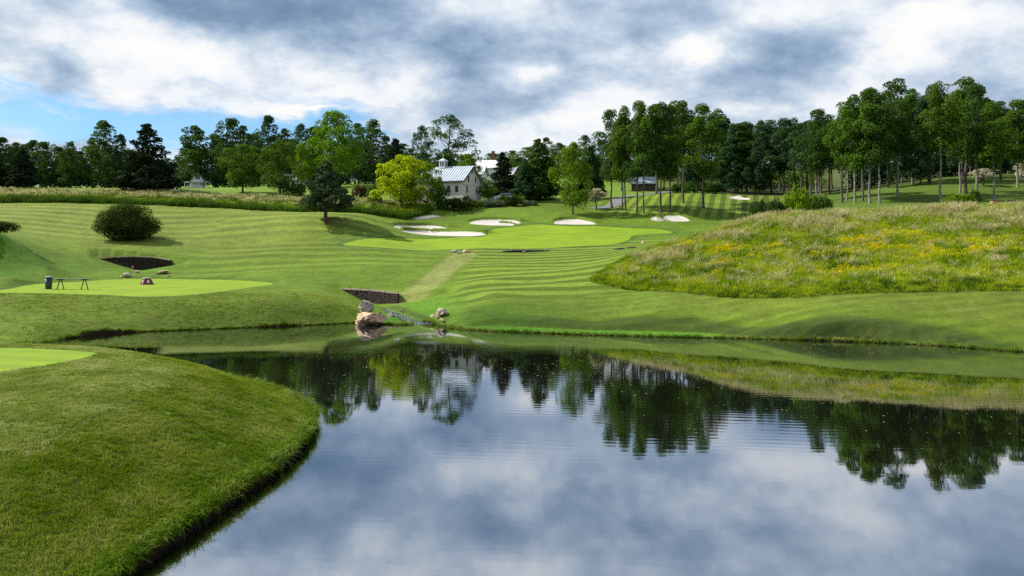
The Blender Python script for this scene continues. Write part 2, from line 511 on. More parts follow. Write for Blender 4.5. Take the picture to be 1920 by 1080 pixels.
BUNK = {
    'a': [(737, 425), (752, 423), (800, 423.5), (826, 426), (843, 431), (820, 432.5), (790, 431), (765, 429.5), (748, 428)],
    'b': [(754, 432.5), (790, 433), (830, 435.5), (880, 435.5), (903, 437.5), (911, 440.5), (880, 443), (830, 442), (790, 439.5), (765, 436)],
    'c': [(880, 418), (900, 413.5), (950, 413), (976, 417), (968, 419.5), (945, 417.5), (933, 418.5), (962, 420.5), (960, 423), (925, 422.5), (895, 421)],
    'd': [(1040, 416), (1055, 412.8), (1080, 412), (1105, 416.5), (1118, 420.3), (1085, 421), (1060, 420.5), (1042, 420)],
    'e': [(1221, 408.5), (1230, 408), (1246, 413.3), (1238, 414.3), (1224, 413)],
    'f': [(1243, 408.5), (1250, 405.3), (1276, 405.8), (1294, 413.8), (1272, 415.2), (1252, 414)],
    'h': [(1367, 370.5), (1378, 369.5), (1400, 371.5), (1408, 374), (1390, 374), (1372, 372.5)],
}
GREENPX = [(640, 458), (700, 447), (760, 446), (850, 445.5), (905, 444), (925, 430), (975, 424), (1010, 420.5), (1060, 423.5), (1120, 424), (1190, 428), (1240, 430), (1260, 437), (1190, 441),
           (1178, 450), (1140, 459), (1060, 463), (960, 466.5), (850, 467.5), (750, 467), (690, 463)]


def flatpoly(pix, smooth=3):
    pts = [hit0(px, py, H0, 40.0) for px, py in pix]
    return catmull([p for p in pts if p is not None], smooth)


BP = {k: flatpoly(v) for k, v in BUNK.items()}
GREEN = flatpoly(GREENPX)


def bunker_sdf(x, y):
    r = np.full(np.shape(x), -8.0)
    for k, p in BP.items():
        r = np.maximum(r, sdf(x, y, p, 8.0))
    return r


def H(x, y):
    sh = np.shape(x)
    x = np.asarray(x, float).ravel(); y = np.asarray(y, float).ravel()
    z = H0(x, y)
    m = (y > 90) & (y < 150) & (x > -25) & (x < 50)
    if m.any():
        xs, ys = x[m], y[m]
        s = bunker_sdf(xs, ys)
        far = sst((bunker_sdf(xs, ys - 0.7) - s) / 0.7, 0.0, 0.6)
        z[m] += np.where(s > 0, -0.10 * sst(s, 0, 0.8), 0) + far * 0.42 * np.exp(-((s + 0.35) / 0.9) ** 2) * sst(-s, -0.1, 0.35)
    return z.reshape(sh)


def H1(x, y):
    return float(H(np.array([x]), np.array([y]))[0])


def hit(px, py, y0=16.0):
    return hit0(px, py, H, y0)

# ------------------------------------------------------------------ materials
MATS = {}


def newmat(name):
    m = bpy.data.materials.new(name); m.use_nodes = True
    MATS[name] = m
    return m, NT(m.node_tree)


def finish(t, bsdf):
    o = t.node('ShaderNodeOutputMaterial'); t.link(bsdf.outputs[0], o.inputs[0])


def simple_mat(name, c1, c2=None, scale=6.0, rough=0.8, bump=0.0, metal=0.0, spec=0.3, detail=5):
    m, t = newmat(name)
    b = t.node('ShaderNodeBsdfPrincipled')
    tc = t.node('ShaderNodeTexCoord').outputs['Object']
    n = t.noise(tc, scale, detail, 0.6)
    f = t.ss(n, 0.3, 0.7)
    c = t.mix(f, c1, c2 or tuple(v * 0.7 for v in c1))
    t.link(c, b.inputs['Base Color'])
    b.inputs['Roughness'].default_value = rough; b.inputs['Metallic'].default_value = metal
    b.inputs['Specular IOR Level'].default_value = spec
    if bump:
        bp = t.node('ShaderNodeBump'); bp.inputs['Strength'].default_value = bump; bp.inputs['Distance'].default_value = 0.05
        t.link(n, bp.inputs['Height']); t.link(bp.outputs[0], b.inputs['Normal'])
    finish(t, b)
    return m


def land_material():
    m, t = newmat('turf')
    b = t.node('ShaderNodeBsdfPrincipled')
    g = t.node('ShaderNodeNewGeometry'); P = g.outputs['Position']
    base = t.attr('tone', fac=False)
    n1 = t.noise(P, 0.35, 5, 0.6); n2 = t.noise(P, 2.2, 5, 0.65); n3 = t.noise(P, 14.0, 4, 0.7); n5 = t.noise(P, 0.9, 7, 0.72)
    x, y, z = t.xyz(P)
    nf = t.m('ADD', t.m('MULTIPLY', t.m('SUBTRACT', n1, 0.5), 0.55), t.m('MULTIPLY', t.m('SUBTRACT', n2, 0.5), 1.3))
    nf = t.m('ADD', nf, t.m('MULTIPLY', t.m('SUBTRACT', n3, 0.5), 0.9))
    # mowing stripes: 'stripe' carries the distance across the passes, 'stramt' how visible they are
    ph = t.attr('stripe'); amt = t.attr('stramt')
    wob = t.noise(P, 0.12, 2, 0.5)
    s = t.m('SINE', t.m('ADD', t.m('MULTIPLY', ph, 6.2832), t.m('MULTIPLY', wob, 1.2)))
    s = t.ss(s, -0.35, 0.35, -1.0, 1.0)
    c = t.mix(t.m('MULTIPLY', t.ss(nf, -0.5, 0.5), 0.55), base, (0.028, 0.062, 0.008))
    c = t.mix(t.ss(n1, 0.52, 0.75, 0.0, 0.30), c, (0.115, 0.13, 0.035))
    k = t.m('ADD', 1.0, t.m('MULTIPLY', t.m('MULTIPLY', s, amt), 0.34))
    stn = t.noise(t.vm('MULTIPLY', P, (0.25, 1.6, 0.25)), 1.5, 5, 0.7)
    k = t.m('MULTIPLY', k, t.m('ADD', 1.0, t.m('MULTIPLY', t.m('SUBTRACT', stn, 0.5), 0.9)))
    k = t.m('MULTIPLY', k, t.m('ADD', 1.0, t.m('MULTIPLY', t.m('SUBTRACT', n5, 0.5), 1.1)))
    c = t.vm('SCALE', c, k)
    c = t.mix(t.m('MULTIPLY', t.m('MULTIPLY', t.ss(s, 0.0, 1.0), amt), 0.30), c, (0.20, 0.205, 0.04))
    # fine mown putting surfaces
    ls = t.attr('fine')
    fs = t.m('SINE', t.m('MULTIPLY', t.m('ADD', t.m('MULTIPLY', y, 1.0), t.m('MULTIPLY', x, 0.25)), 4.2))
    fn = t.m('ADD', t.m('MULTIPLY', t.ss(fs, -0.6, 0.6), 0.30), t.m('MULTIPLY', t.ss(t.m('ADD', t.m('MULTIPLY', n1, 0.5), t.m('MULTIPLY', stn, 0.5)), 0.35, 0.65), 0.6))
    fc = t.mix(fn, (0.185, 0.275, 0.012), (0.098, 0.170, 0.010))
    fc = t.mix(t.m('MULTIPLY', t.ss(n2, 0.35, 0.75), 0.22), fc, (0.135, 0.18, 0.02))
    ls = t.m('ADD', ls, t.m('MULTIPLY', t.m('SUBTRACT', n2, 0.5), 0.5))
    f = t.ss(ls, -0.10, 0.10)
    c = t.mix(f, c, fc)
    edge = t.m('MULTIPLY', t.ss(ls, -1.1, -0.2), t.ss(ls, -0.08, 0.06, 1.0, 0.0))
    c = t.mix(t.m('MULTIPLY', edge, 0.55), c, (0.035, 0.075, 0.008))
    # sand
    ss_ = t.attr('sand')
    sc = t.mix(t.ss(t.m('ADD', t.m('MULTIPLY', n3, 0.4), t.m('MULTIPLY', stn, 0.6)), 0.35, 0.62), (0.50, 0.47, 0.44), (0.38, 0.355, 0.33))
    c = t.mix(t.ss(ss_, -0.04, 0.05), c, sc)
    # bare soil on the undercut edge
    nz = t.xyz(g.outputs['True Normal'])[2]
    soil = t.mix(n3, (0.016, 0.011, 0.006), (0.045, 0.028, 0.014))
    sl = t.m('MULTIPLY', t.ss(nz, 0.25, 0.5, 1.0, 0.0), t.ss(z, 0.27, 0.33, 1.0, 0.0))
    c = t.mix(sl, c, soil)
    bed = t.ss(z, -0.02, 0.03, 1.0, 0.0)
    c = t.mix(bed, c, (0.02, 0.018, 0.01))
    t.link(c, b.inputs['Base Color'])
    b.inputs['Roughness'].default_value = 0.9
    b.inputs['Specular IOR Level'].default_value = 0.12
    try:
        b.inputs['Sheen Weight'].default_value = 0.0
    except Exception:
        pass
    bp = t.node('ShaderNodeBump'); bp.inputs['Distance'].default_value = 0.12
    h = t.m('ADD', t.m('MULTIPLY', n2, 0.5), t.m('MULTIPLY', n3, 0.7))
    t.link(t.m('MULTIPLY', h, t.ss(ls, -0.05, 0.05, 1.0, 0.12)), bp.inputs['Height'])
    bp.inputs['Strength'].default_value = 0.75
    t.link(bp.outputs[0], b.inputs['Normal'])
    finish(t, b)
    return m


def water_material():
    m, t = newmat('pond_water')
    g = t.node('ShaderNodeNewGeometry'); P = g.outputs['Position']
    x, y, z = t.xyz(P)
    gl = t.node('ShaderNodeBsdfGlossy'); gl.inputs['Roughness'].default_value = 0.012
    df = t.node('ShaderNodeBsdfDiffuse'); df.inputs['Color'].default_value = (0.006, 0.006, 0.004, 1)
    gl.inputs['Color'].default_value = (0.86, 0.90, 0.96, 1)
    # calm water with patches of fine wind ripple
    sc = t.noise(t.vm('MULTIPLY', P, (0.05, 0.11, 0)), 1.0, 3, 0.5)
    patch = t.m('MULTIPLY', t.ss(sc, 0.40, 0.60), t.m('MULTIPLY', t.ss(y, 17.0, 25.0, 0.12, 1.0), t.ss(y, 40.0, 50.0, 1.0, 0.2)))
    q = t.vm('MULTIPLY', P, (0.55, 3.2, 0.0))
    r1 = t.noise(q, 1.4, 2, 0.5)
    r2 = t.noise(t.vm('MULTIPLY', P, (1.3, 7.0, 0.0)), 1.6, 3, 0.6)
    r3 = t.noise(t.vm('MULTIPLY', P, (0.25, 0.7, 0.0)), 1.0, 2, 0.5)
    wv = t.m('SINE', t.m('ADD', t.m('MULTIPLY', y, 15.0), t.m('ADD', t.m('MULTIPLY', x, 1.6), t.m('MULTIPLY', r3, 9.0))))
    h = t.m('ADD', t.m('MULTIPLY', r1, 0.0007), t.m('MULTIPLY', r2, 0.0004))
    h = t.m('ADD', h, t.m('MULTIPLY', r3, 0.0008))
    h = t.m('MULTIPLY', h, t.m('ADD', 0.35, t.m('MULTIPLY', patch, 0.9)))
    h = t.m('ADD', h, t.m('MULTIPLY', t.m('MULTIPLY', wv, patch), 0.00028))
    bp = t.node('ShaderNodeBump'); bp.inputs['Strength'].default_value = 1.0; bp.inputs['Distance'].default_value = 1.0
    t.link(h, bp.inputs['Height'])
    t.link(bp.outputs[0], gl.inputs['Normal'])
    fr = t.node('ShaderNodeFresnel'); fr.inputs['IOR'].default_value = 1.9
    f = t.ss(fr.outputs[0], 0.10, 0.75, 0.60, 0.76)
    mx = t.node('ShaderNodeMixShader')
    t.link(f, mx.inputs[0]); t.link(df.outputs[0], mx.inputs[1]); t.link(gl.outputs[0], mx.inputs[2])
    finish(t, mx)
    return m


LAND = land_material(); WATER = water_material()

# ------------------------------------------------------------------ the land mesh
NU, NR = 660, 660
us = np.linspace(-0.80, 0.80, NU)
ys = np.concatenate([3.0 * (46 / 3.0) ** np.linspace(0, 1, 300, endpoint=False), np.linspace(46, 62, 80, endpoint=False), 62 * (98 / 62.0) ** np.linspace(0, 1, 82, endpoint=False), np.linspace(98, 119, 84, endpoint=False), 119 * (300 / 119.0) ** np.linspace(0, 1, 104)])
NR = len(ys)
Yg = np.repeat(ys[:, None], NU, 1); Xg = us[None, :] * (Yg + 9.0)
Z = H(Xg, Yg)
sp = sdf(Xg, Yg, POND, 40.0)                       # positive in the pond
dy = np.gradient(ys)[:, None] * np.ones_like(Xg); dx = (us[1] - us[0]) * (Yg + 9.0)
cell = np.maximum(dx, dy)
_, nx_, ny_ = seg_dist(Xg.ravel(), Yg.ravel(), POND) if False else (None, None, None)
mk = (sp > 0) & (sp < 2.6 * cell)
_, bx, by = seg_dist(Xg[mk], Yg[mk], POND)
r1 = sp[mk] < 1.1 * cell[mk]
cx, cy = POND.mean(0)
X2, Y2, Z2 = Xg.copy(), Yg.copy(), Z.copy()
Z2[sp > 0] = -0.9
lipz = H(bx + (bx - Xg[mk]) * 0.02, by + (by - Yg[mk]) * 0.02)
tx = np.where(r1, bx, bx + (Xg[mk] - bx) * 0.10); ty = np.where(r1, by, by + (Yg[mk] - by) * 0.10)
X2[mk] = tx; Y2[mk] = ty; Z2[mk] = np.where(r1, lipz, -0.5)

xf, yf = X2.ravel(), Y2.ravel()
fine = np.maximum(np.maximum(sdf(xf, yf, TEE, 8.0), sdf(xf, yf, NTEE, 8.0)), sdf(xf, yf, GREEN, 8.0))
sand = bunker_sdf(xf, yf)


def gaus(x, y, px, py, rx, ry, y0=16):
    p = hit0(px, py, H0, y0)
    return np.exp(-(((x - p[0]) / rx) ** 2 + ((y - p[1]) / ry) ** 2))


def turf_tone(x, y):
    """base colour of the grass by place (mown fairway, rough, lush wet ground), with slope and tree shade painted in"""
    n = len(x)
    d = np.maximum(-sdf(x, y, POND, 30.0), 0)
    c = np.tile(np.array([0.098, 0.162, 0.010]), (n, 1))

    def mixin(w, col):
        nonlocal c
        w = np.clip(w, 0, 1)[:, None]
        c = c * (1 - w) + np.array(col) * w
    n1 = vnoise(x, y, 9.0, 11); n2 = vnoise(x, y, 4.0, 12)
    # left hillside, drier
    mixin(sst(-x, 12, 30) * sst(y, 84, 96) * 0.8, (0.146, 0.186, 0.026))
    # near mound: slope shade and paler lit top put into the colour
    wf = (1 - sst(y, 37, 43)) * (x < 0)
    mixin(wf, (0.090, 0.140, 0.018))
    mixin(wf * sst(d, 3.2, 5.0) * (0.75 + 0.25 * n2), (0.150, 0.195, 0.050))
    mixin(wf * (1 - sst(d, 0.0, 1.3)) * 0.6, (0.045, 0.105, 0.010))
    # bank below the far tee
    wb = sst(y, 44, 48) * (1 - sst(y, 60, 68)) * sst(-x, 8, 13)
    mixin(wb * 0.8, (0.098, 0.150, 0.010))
    mixin(wb * (1 - sst(d, 0.6, 2.6)) * 0.75, (0.050, 0.088, 0.006))  # richer fringe near the water, plus slope shade put into the colour
    # right bank: dark grassy lip with its shade put into the colour, bright wet ledge
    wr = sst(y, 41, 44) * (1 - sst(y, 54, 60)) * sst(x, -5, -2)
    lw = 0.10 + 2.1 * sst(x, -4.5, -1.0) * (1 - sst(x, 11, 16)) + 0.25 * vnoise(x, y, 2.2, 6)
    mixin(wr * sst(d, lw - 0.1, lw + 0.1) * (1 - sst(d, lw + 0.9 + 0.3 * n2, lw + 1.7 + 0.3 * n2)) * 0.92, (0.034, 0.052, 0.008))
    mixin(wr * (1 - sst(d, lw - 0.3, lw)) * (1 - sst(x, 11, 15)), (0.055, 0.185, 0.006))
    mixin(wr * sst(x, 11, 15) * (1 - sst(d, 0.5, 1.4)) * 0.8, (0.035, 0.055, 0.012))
    mixin(wr * sst(d, lw + 1.5, lw + 2.8) * 0.6, (0.125, 0.160, 0.018))
    cd = np.full(n, 9.0); mm = (y > 50) & (y < 66) & (x > -14) & (x < 0)
    if mm.any(): cd[mm] = seg_dist(x[mm], y[mm], np.array([(p[0], p[1]) for p in CH_B[1:]]), closed=False)[0]
    # lush wet hollow by the stream and behind the tee
    mixin(gaus(x, y, 790, 572, 3.6, 3.4) * 0.95, (0.080, 0.185, 0.008))
    mixin(gaus(x, y, 760, 600, 2.6, 1.8) * 0.95, (0.045, 0.175, 0.006))
    mixin(gaus(x, y, 920, 590, 5.0, 2.0) * 0.5, (0.070, 0.170, 0.010))
    mixin(np.exp(-((cd - 0.72) / 0.25) ** 2) * 0.85 * (0.7 + 0.3 * n2), (0.030, 0.020, 0.010))
    mixin(gaus(x, y, 290, 505, 4.0, 3.0) * 0.8, (0.085, 0.18, 0.010))
    mixin(gaus(x, y, 10, 465, 6.5, 6.5) * 0.9, (0.065, 0.165, 0.010))
    # around the green: soft first cut
    sg = sdf(x, y, GREEN, 8.0)
    mixin(sst(sg, -3.5, -0.4) * 0.6, (0.070, 0.138, 0.022))
    # far lawns
    mixin(sst(y, 126, 136) * (1 - sst(x, 20, 30)) * 0.9, (0.135, 0.230, 0.022))
    mixin(sst(x, 28, 36) * sst(y, 84, 95) * 0.7, (0.060, 0.100, 0.014))  # right lawn darker: shade of the tall stand put into the colour
    # rough strip on the far left behind the mown hill
    e = rough_strip(x, y)
    mixin(e * 0.9, (0.11, 0.125, 0.035))
    # pale mower track between the crossing stones and the stream
    a = np.array([hit0(872, 476, H0, 60), hit0(835, 505, H0, 60), hit0(795, 540, H0, 50), hit0(770, 556, H0, 50)])
    dd, _, _ = seg_dist(x, y, a, closed=False)
    mixin((1 - sst(dd, 1.1, 1.6)) * 0.9, (0.185, 0.205, 0.060))
    mixin(np.exp(-((dd - 1.5) / 0.18) ** 2) * 0.35, (0.16, 0.16, 0.05))
    # mound under the meadow
    mixin(meadow(x, y) * 0.9, (0.075, 0.10, 0.016))
    # soil shade of thin woodland floor
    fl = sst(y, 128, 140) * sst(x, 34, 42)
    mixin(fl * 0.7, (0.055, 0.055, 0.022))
    n3 = vnoise(x, y, 1.7, 13)
    return c * (1 + 0.14 * n1 + 0.12 * n2 + 0.07 * n3)[:, None]


MEAD = catmull([wpt(*p)[:2] for p in [(1113, 512, 64), (1150, 529, 59.8), (1250, 545, 57), (1350, 553, 54.0), (1500, 552, 51.8), (1700, 548, 50.8), (1920, 542, 49.6), (2300, 540, 48)]]
               + [(62, 60), (68, 80), (56, 84), (44, 82), (33, 81), (25, 80), (19.5, 79.5)] + [wpt(1215, 470, 73)[:2]], 4)


def meadow(x, y):
    return sst(sdf(x, y, MEAD, 6.0), -0.15, 0.15)


RST = [(-700, 113, 140), (0, 113, 138), (200, 114, 139), (300, 114, 137), (420, 113, 134), (520, 110.5, 130), (612, 108.5, 128), (700, 109.5, 126), (760, 111, 125), (810, 117, 124)]
_ru = [(p[0] - 960) / FPX for p in RST]


def rough_strip(x, y):
    u = x / y
    a = np.interp(u, _ru, [p[1] for p in RST]); b = np.interp(u, _ru, [p[2] for p in RST])
    return sst(y, a - 0.3, a + 0.3) * (1 - sst(y, b - 2, b + 2)) * (1 - sst(u, _ru[-1] - 0.01, _ru[-1]))


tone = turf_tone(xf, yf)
# mowing passes
u_ = xf / yf
stripe = yf / 2.7 + xf * 0.16 / 2.7
stramt = 0.85 * (1 - 0.9 * (1 - sst(np.minimum(seg_dist(xf, yf, np.array([hit0(872, 476, H0, 60), hit0(835, 505, H0, 60), hit0(795, 540, H0, 50), hit0(770, 556, H0, 50)]), closed=False)[0], 9), 1.2, 1.7))) * sst(yf, 55, 61) * (1 - sst(yf, 92, 100)) * sst(xf, -6, -3) * (1 - meadow(xf, yf)) * (1 - sst(xf, 14, 24))
stramt = np.maximum(stramt, 0.40 * sst(yf, 76, 82) * (1 - sst(yf, 92, 97)) * sst(-xf, 6, 9) * (1 - sst(-xf, 30, 40)))
wl = sst(-xf, 38, 44) * sst(yf, 92, 96) * (1 - sst(yf, 110, 113))
stripe = np.where(wl > 0, yf / 2.6 - 0.03 * xf + 0.6 * vnoise(xf, yf, 24, 3), stripe)
stramt = np.maximum(stramt, wl * 0.45)
wm = sst(-xf, 10, 14) * sst(yf, 95, 99) * (1 - sst(yf, 108, 110)) * (1 - wl)
stripe = np.where((wm > 0.01) & (wl <= 0), yf / 3.0 + 0.03 * xf + 0.3 * vnoise(xf, yf, 20, 4), stripe)
stramt = np.maximum(stramt, wm * 0.4)
wr_ = sst(xf, 12, 16) * sst(yf, 111, 114) * (1 - sst(yf, 134, 140)) * (1 - sst(xf, 40, 46))
stripe = np.where(wr_ > 0, (xf - 0.30 * (yf - 110)) / 1.7, stripe)
stramt = np.maximum(stramt, wr_ * 0.8)
wn = (1 - sst(yf, 36, 40)) * (xf < -4)
stripe = np.where(wn > 0.5, (xf * 0.4 + yf) / 3.6 + 0.6 * vnoise(xf, yf, 6, 8), stripe)
stramt = np.maximum(stramt, wn * 0.25)
wbk = sst(yf, 42, 45) * (1 - sst(yf, 56, 60)) * sst(xf, 3, 8) * (1 - meadow(xf, yf))
stripe = np.where(wbk > 0.3, yf / 1.15, stripe); stramt = np.maximum(stramt, wbk * 0.15)

idx = np.arange(NU * NR).reshape(NR, NU)
F = np.stack([idx[:-1, :-1].ravel(), idx[:-1, 1:].ravel(), idx[1:, 1:].ravel(), idx[1:, :-1].ravel()], 1)
V = np.stack([xf, yf, Z2.ravel()], 1)
fc_f = fine[F].mean(1); fc_s = sand[F].mean(1)
fyc = yf[F].mean(1); fxc = xf[F].mean(1)


def land_piece(name, sel):
    Fs = F[sel]
    used, inv = np.unique(Fs.ravel(), return_inverse=True)
    o = add_mesh(name, V[used], inv.reshape(-1, 4), LAND, smooth=True)
    me = o.data
    for nm, arr in (('stripe', stripe), ('stramt', stramt), ('fine', fine), ('sand', sand)):
        a = me.attributes.new(nm, 'FLOAT', 'POINT'); a.data.foreach_set('value', arr[used].astype(np.float32))
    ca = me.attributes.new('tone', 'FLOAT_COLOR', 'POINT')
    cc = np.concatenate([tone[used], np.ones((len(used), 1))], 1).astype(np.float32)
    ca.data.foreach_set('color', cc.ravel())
    return o


is_s = fc_s > 0; is_f = (fc_f > 0) & ~is_s
ground = land_piece('ground', ~(is_s | is_f)); tag(ground, kind='structure')
gn = sdf(fxc, fyc, GREEN, 4) > -1
tag(land_piece('putting_green', is_f & gn), kind='structure')
tag(land_piece('tee_ground', is_f & ~gn & (fyc > 45)), kind='structure')
tag(land_piece('near_tee_ground', is_f & ~gn & (fyc <= 45)), kind='structure')
BL = {'a': 'long thin white sand bunker just above the widest one on the left of the green',
      'b': 'widest white sand bunker along the left front edge of the green',
      'c': 'white sand bunker with a finger of grass in it below the round shrubs',
      'd': 'white sand bunker at the foot of the lone maple trunk',
      'e': 'small sliver of white sand beside the wedge bunker under the tall trees',
      'f': 'wedge shaped white sand bunker below the tall tree clump',
      'h': 'faint far sand bunker on the lawn before the dark wood'}
for k in BP:
    s_k = sdf(fxc, fyc, BP[k], 4) > -0.5
    sel = is_s & s_k
    if sel.any():
        tag(land_piece('sand_bunker', sel), BL[k], 'bunker', 'white sand bunkers of the golf hole')

# coarse land beyond and behind the detailed part (same height function)
cx_ = np.concatenate([np.arange(-420, -150, 18.0), np.arange(-150, 150, 5.0), np.arange(150, 430, 18.0)])
cy_ = np.concatenate([np.arange(-220, -20, 20.0), np.arange(-20, 60, 4.0), np.arange(60, 300, 8.0), np.arange(300, 900, 60.0)])
CX, CY = np.meshgrid(cx_, cy_)
CZ = H(CX, CY)
CZ = np.where(CY < 3, np.maximum(CZ, 0) * 1.0 + 0.0, CZ)
inp = sdf(CX, CY, POND, 30.0)
inf_ = (np.abs(CX) < 0.79 * (CY + 9)) & (CY > 3.2) & (CY < 296)
CZ = np.where(inp > -5, -1.4, CZ); CZ = np.where(inf_, CZ - 0.9, CZ - 0.05)
n0, n1c = CX.shape
ii = np.arange(n0 * n1c).reshape(n0, n1c)
CF = np.stack([ii[:-1, :-1].ravel(), ii[:-1, 1:].ravel(), ii[1:, 1:].ravel(), ii[1:, :-1].ravel()], 1)
allin = (np.abs(CX) < 0.62 * (CY + 9)) & (CY > 12) & (CY < 280)
keep = ~allin.ravel()[CF].all(1)
CF = CF[keep]
oc = add_mesh('outer_ground', np.stack([CX.ravel(), CY.ravel(), CZ.ravel()], 1), CF, LAND, smooth=True)
tag(oc, kind='structure')
for nm, val in (('stripe', 0), ('stramt', 0), ('fine', -8), ('sand', -8)):
    a = oc.data.attributes.new(nm, 'FLOAT', 'POINT'); a.data.foreach_set('value', np.full(CX.size, val, np.float32))
ca = oc.data.attributes.new('tone', 'FLOAT_COLOR', 'POINT')
ca.data.foreach_set('color', np.tile(np.array([0.075, 0.115, 0.02, 1], np.float32), (CX.size, 1)).ravel())

# water
WP = []
wx = np.linspace(-36, 66, 52); wy = np.linspace(1.5, 61.5, 31)
WX, WY = np.meshgrid(wx, wy); k0, k1 = WX.shape; wi = np.arange(k0 * k1).reshape(k0, k1)
WF = np.stack([wi[:-1, :-1].ravel(), wi[:-1, 1:].ravel(), wi[1:, 1:].ravel(), wi[1:, :-1].ravel()], 1)
# keep cells touching the pond only
ins = (sdf(WX, WY, POND, 20.0) > -2.2).ravel()
WF = WF[ins[WF].any(1)]
wo = add_mesh('pond_water', np.stack([WX.ravel(), WY.ravel(), np.zeros(WX.size)], 1), WF, WATER, smooth=True)
tag(wo, kind='structure')

# ------------------------------------------------------------------ plants
def leaf_mat(name, dark, light, trans=0.35, varscale=0.25, hue=0.12):
    m, t = newmat(name)
    g = t.node('ShaderNodeNewGeometry'); oi = t.node('ShaderNodeObjectInfo')
    tc = t.node('ShaderNodeTexCoord').outputs['Object']
    n = t.noise(tc, varscale, 3, 0.6)
    f = t.m('ADD', t.m('MULTIPLY', g.outputs['Random Per Island'], 0.55), t.m('MULTIPLY', t.ss(n, 0.3, 0.7), 0.45))
    c = t.mix(f, dark, light)
    k = t.m('ADD', 1.0 - hue, t.m('MULTIPLY', oi.outputs['Random'], 2 * hue))
    hs = t.node('ShaderNodeHueSaturation')
    t.link(t.m('ADD', 0.488, t.m('MULTIPLY', oi.outputs['Random'], 0.024)), hs.inputs['Hue'])
    t.link(k, hs.inputs['Value']); t.link(c, hs.inputs['Color'])
    d = t.node('ShaderNodeBsdfDiffuse'); tr = t.node('ShaderNodeBsdfTranslucent'); gl = t.node('ShaderNodeBsdfGlossy')
    t.link(hs.outputs[0], d.inputs['Color'])
    tcx = t.mix(0.5, hs.outputs[0], (light[0] * 1.5, light[1] * 1.35, light[2] * 0.8))
    t.link(tcx, tr.inputs['Color'])
    gl.inputs['Roughness'].default_value = 0.5; gl.inputs['Color'].default_value = (0.35, 0.4, 0.35, 1)
    mx = t.node('ShaderNodeMixShader'); mx.inputs[0].default_value = trans
    t.link(d.outputs[0], mx.inputs[1]); t.link(tr.outputs[0], mx.inputs[2])
    m2 = t.node('ShaderNodeMixShader'); m2.inputs[0].default_value = 0.015
    t.link(mx.outputs[0], m2.inputs[1]); t.link(gl.outputs[0], m2.inputs[2])
    finish(t, m2)
    return m


LM = {
    'deep': leaf_mat('deep_green_leaves', (0.0197, 0.0480, 0.0098), (0.0568, 0.1179, 0.0175)),
    'wood': leaf_mat('wood_leaves', (0.0149, 0.0414, 0.0161), (0.0437, 0.0989, 0.0322)),  # bluish haze of the far woods put into the leaf colour
    'mid': leaf_mat('green_leaves', (0.0294, 0.0672, 0.0084), (0.0840, 0.1628, 0.0126)),
    'bright': leaf_mat('bright_leaves', (0.0506, 0.1092, 0.0057), (0.1380, 0.2530, 0.0092)),
    'lime': leaf_mat('lime_leaves', (0.15, 0.25, 0.006), (0.38, 0.52, 0.010), 0.4),
    'limeg': leaf_mat('lime_green_leaves', (0.07, 0.14, 0.006), (0.18, 0.28, 0.008), 0.4),
    'conifer': leaf_mat('conifer_needles', (0.008, 0.019, 0.008), (0.020, 0.038, 0.013), 0.1),
    'blue': leaf_mat('blue_needles', (0.024, 0.046, 0.020), (0.085, 0.125, 0.058), 0.1),
    'grey': leaf_mat('grey_green_leaves', (0.07, 0.11, 0.06), (0.15, 0.20, 0.10), 0.3),
    'white': leaf_mat('white_blossom', (0.28, 0.29, 0.20), (0.55, 0.54, 0.40), 0.3),
    'brown': leaf_mat('bronze_leaves', (0.035, 0.026, 0.012), (0.085, 0.05, 0.022), 0.3),
    'bush': leaf_mat('dense_bush_leaves', (0.016, 0.032, 0.005), (0.045, 0.078, 0.009), 0.25),
}
BARK = simple_mat('bark', (0.105, 0.090, 0.075), (0.045, 0.037, 0.030), 3.0, 0.9, 0.5)
BARKL = simple_mat('pale_bark', (0.23, 0.21, 0.19), (0.10, 0.09, 0.08), 2.2, 0.9, 0.5)
BARKR = simple_mat('reddish_bark', (0.105, 0.062, 0.045), (0.045, 0.026, 0.02), 3.0, 0.9, 0.5)


def leaves(P, N, size, rs, asp=1.0):
    """quads at P with normals N"""
    n = len(P)
    r = rs.normal(size=(n, 3))
    T = np.cross(N, r); T /= (np.linalg.norm(T, axis=1, keepdims=True) + 1e-9)
    B = np.cross(N, T)
    s = (size * (0.6 + 0.8 * rs.rand(n)))[:, None] * 0.5
    T = T * s * asp; B = B * s
    fold = N * s * 0.35
    V = np.stack([P - T, P - B * 0.8 + fold, P + T, P + B * 0.8 + fold], 1).reshape(-1, 3)
    Fq = np.arange(4 * n).reshape(n, 4)
    return V, Fq


def unit(v):
    return v / (np.linalg.norm(v, axis=-1, keepdims=True) + 1e-9)


def crown_pts(blobs, nl, rs, up=0.35, rnd=0.7, shell=(0.72, 1.06), squash=0.8):
    """blobs: (n,4) centre+radius; returns leaf points/normals spread over blob shells"""
    w = blobs[:, 3] ** 2; w = w / w.sum()
    k = rs.choice(len(blobs), nl, p=w)
    d = unit(rs.normal(size=(nl, 3)))
    flip = (d[:, 2] < -0.2) & (rs.rand(nl) < 0.6)
    d[flip, 2] *= -1
    r = blobs[k, 3] * (shell[0] + (shell[1] - shell[0]) * rs.rand(nl) ** 0.6)
    P = blobs[k, :3] + d * r[:, None] * np.array([1, 1, squash])
    N = unit(d * 0.9 + rs.normal(size=(nl, 3)) * rnd + np.array([0, 0, up]))
    return P, N


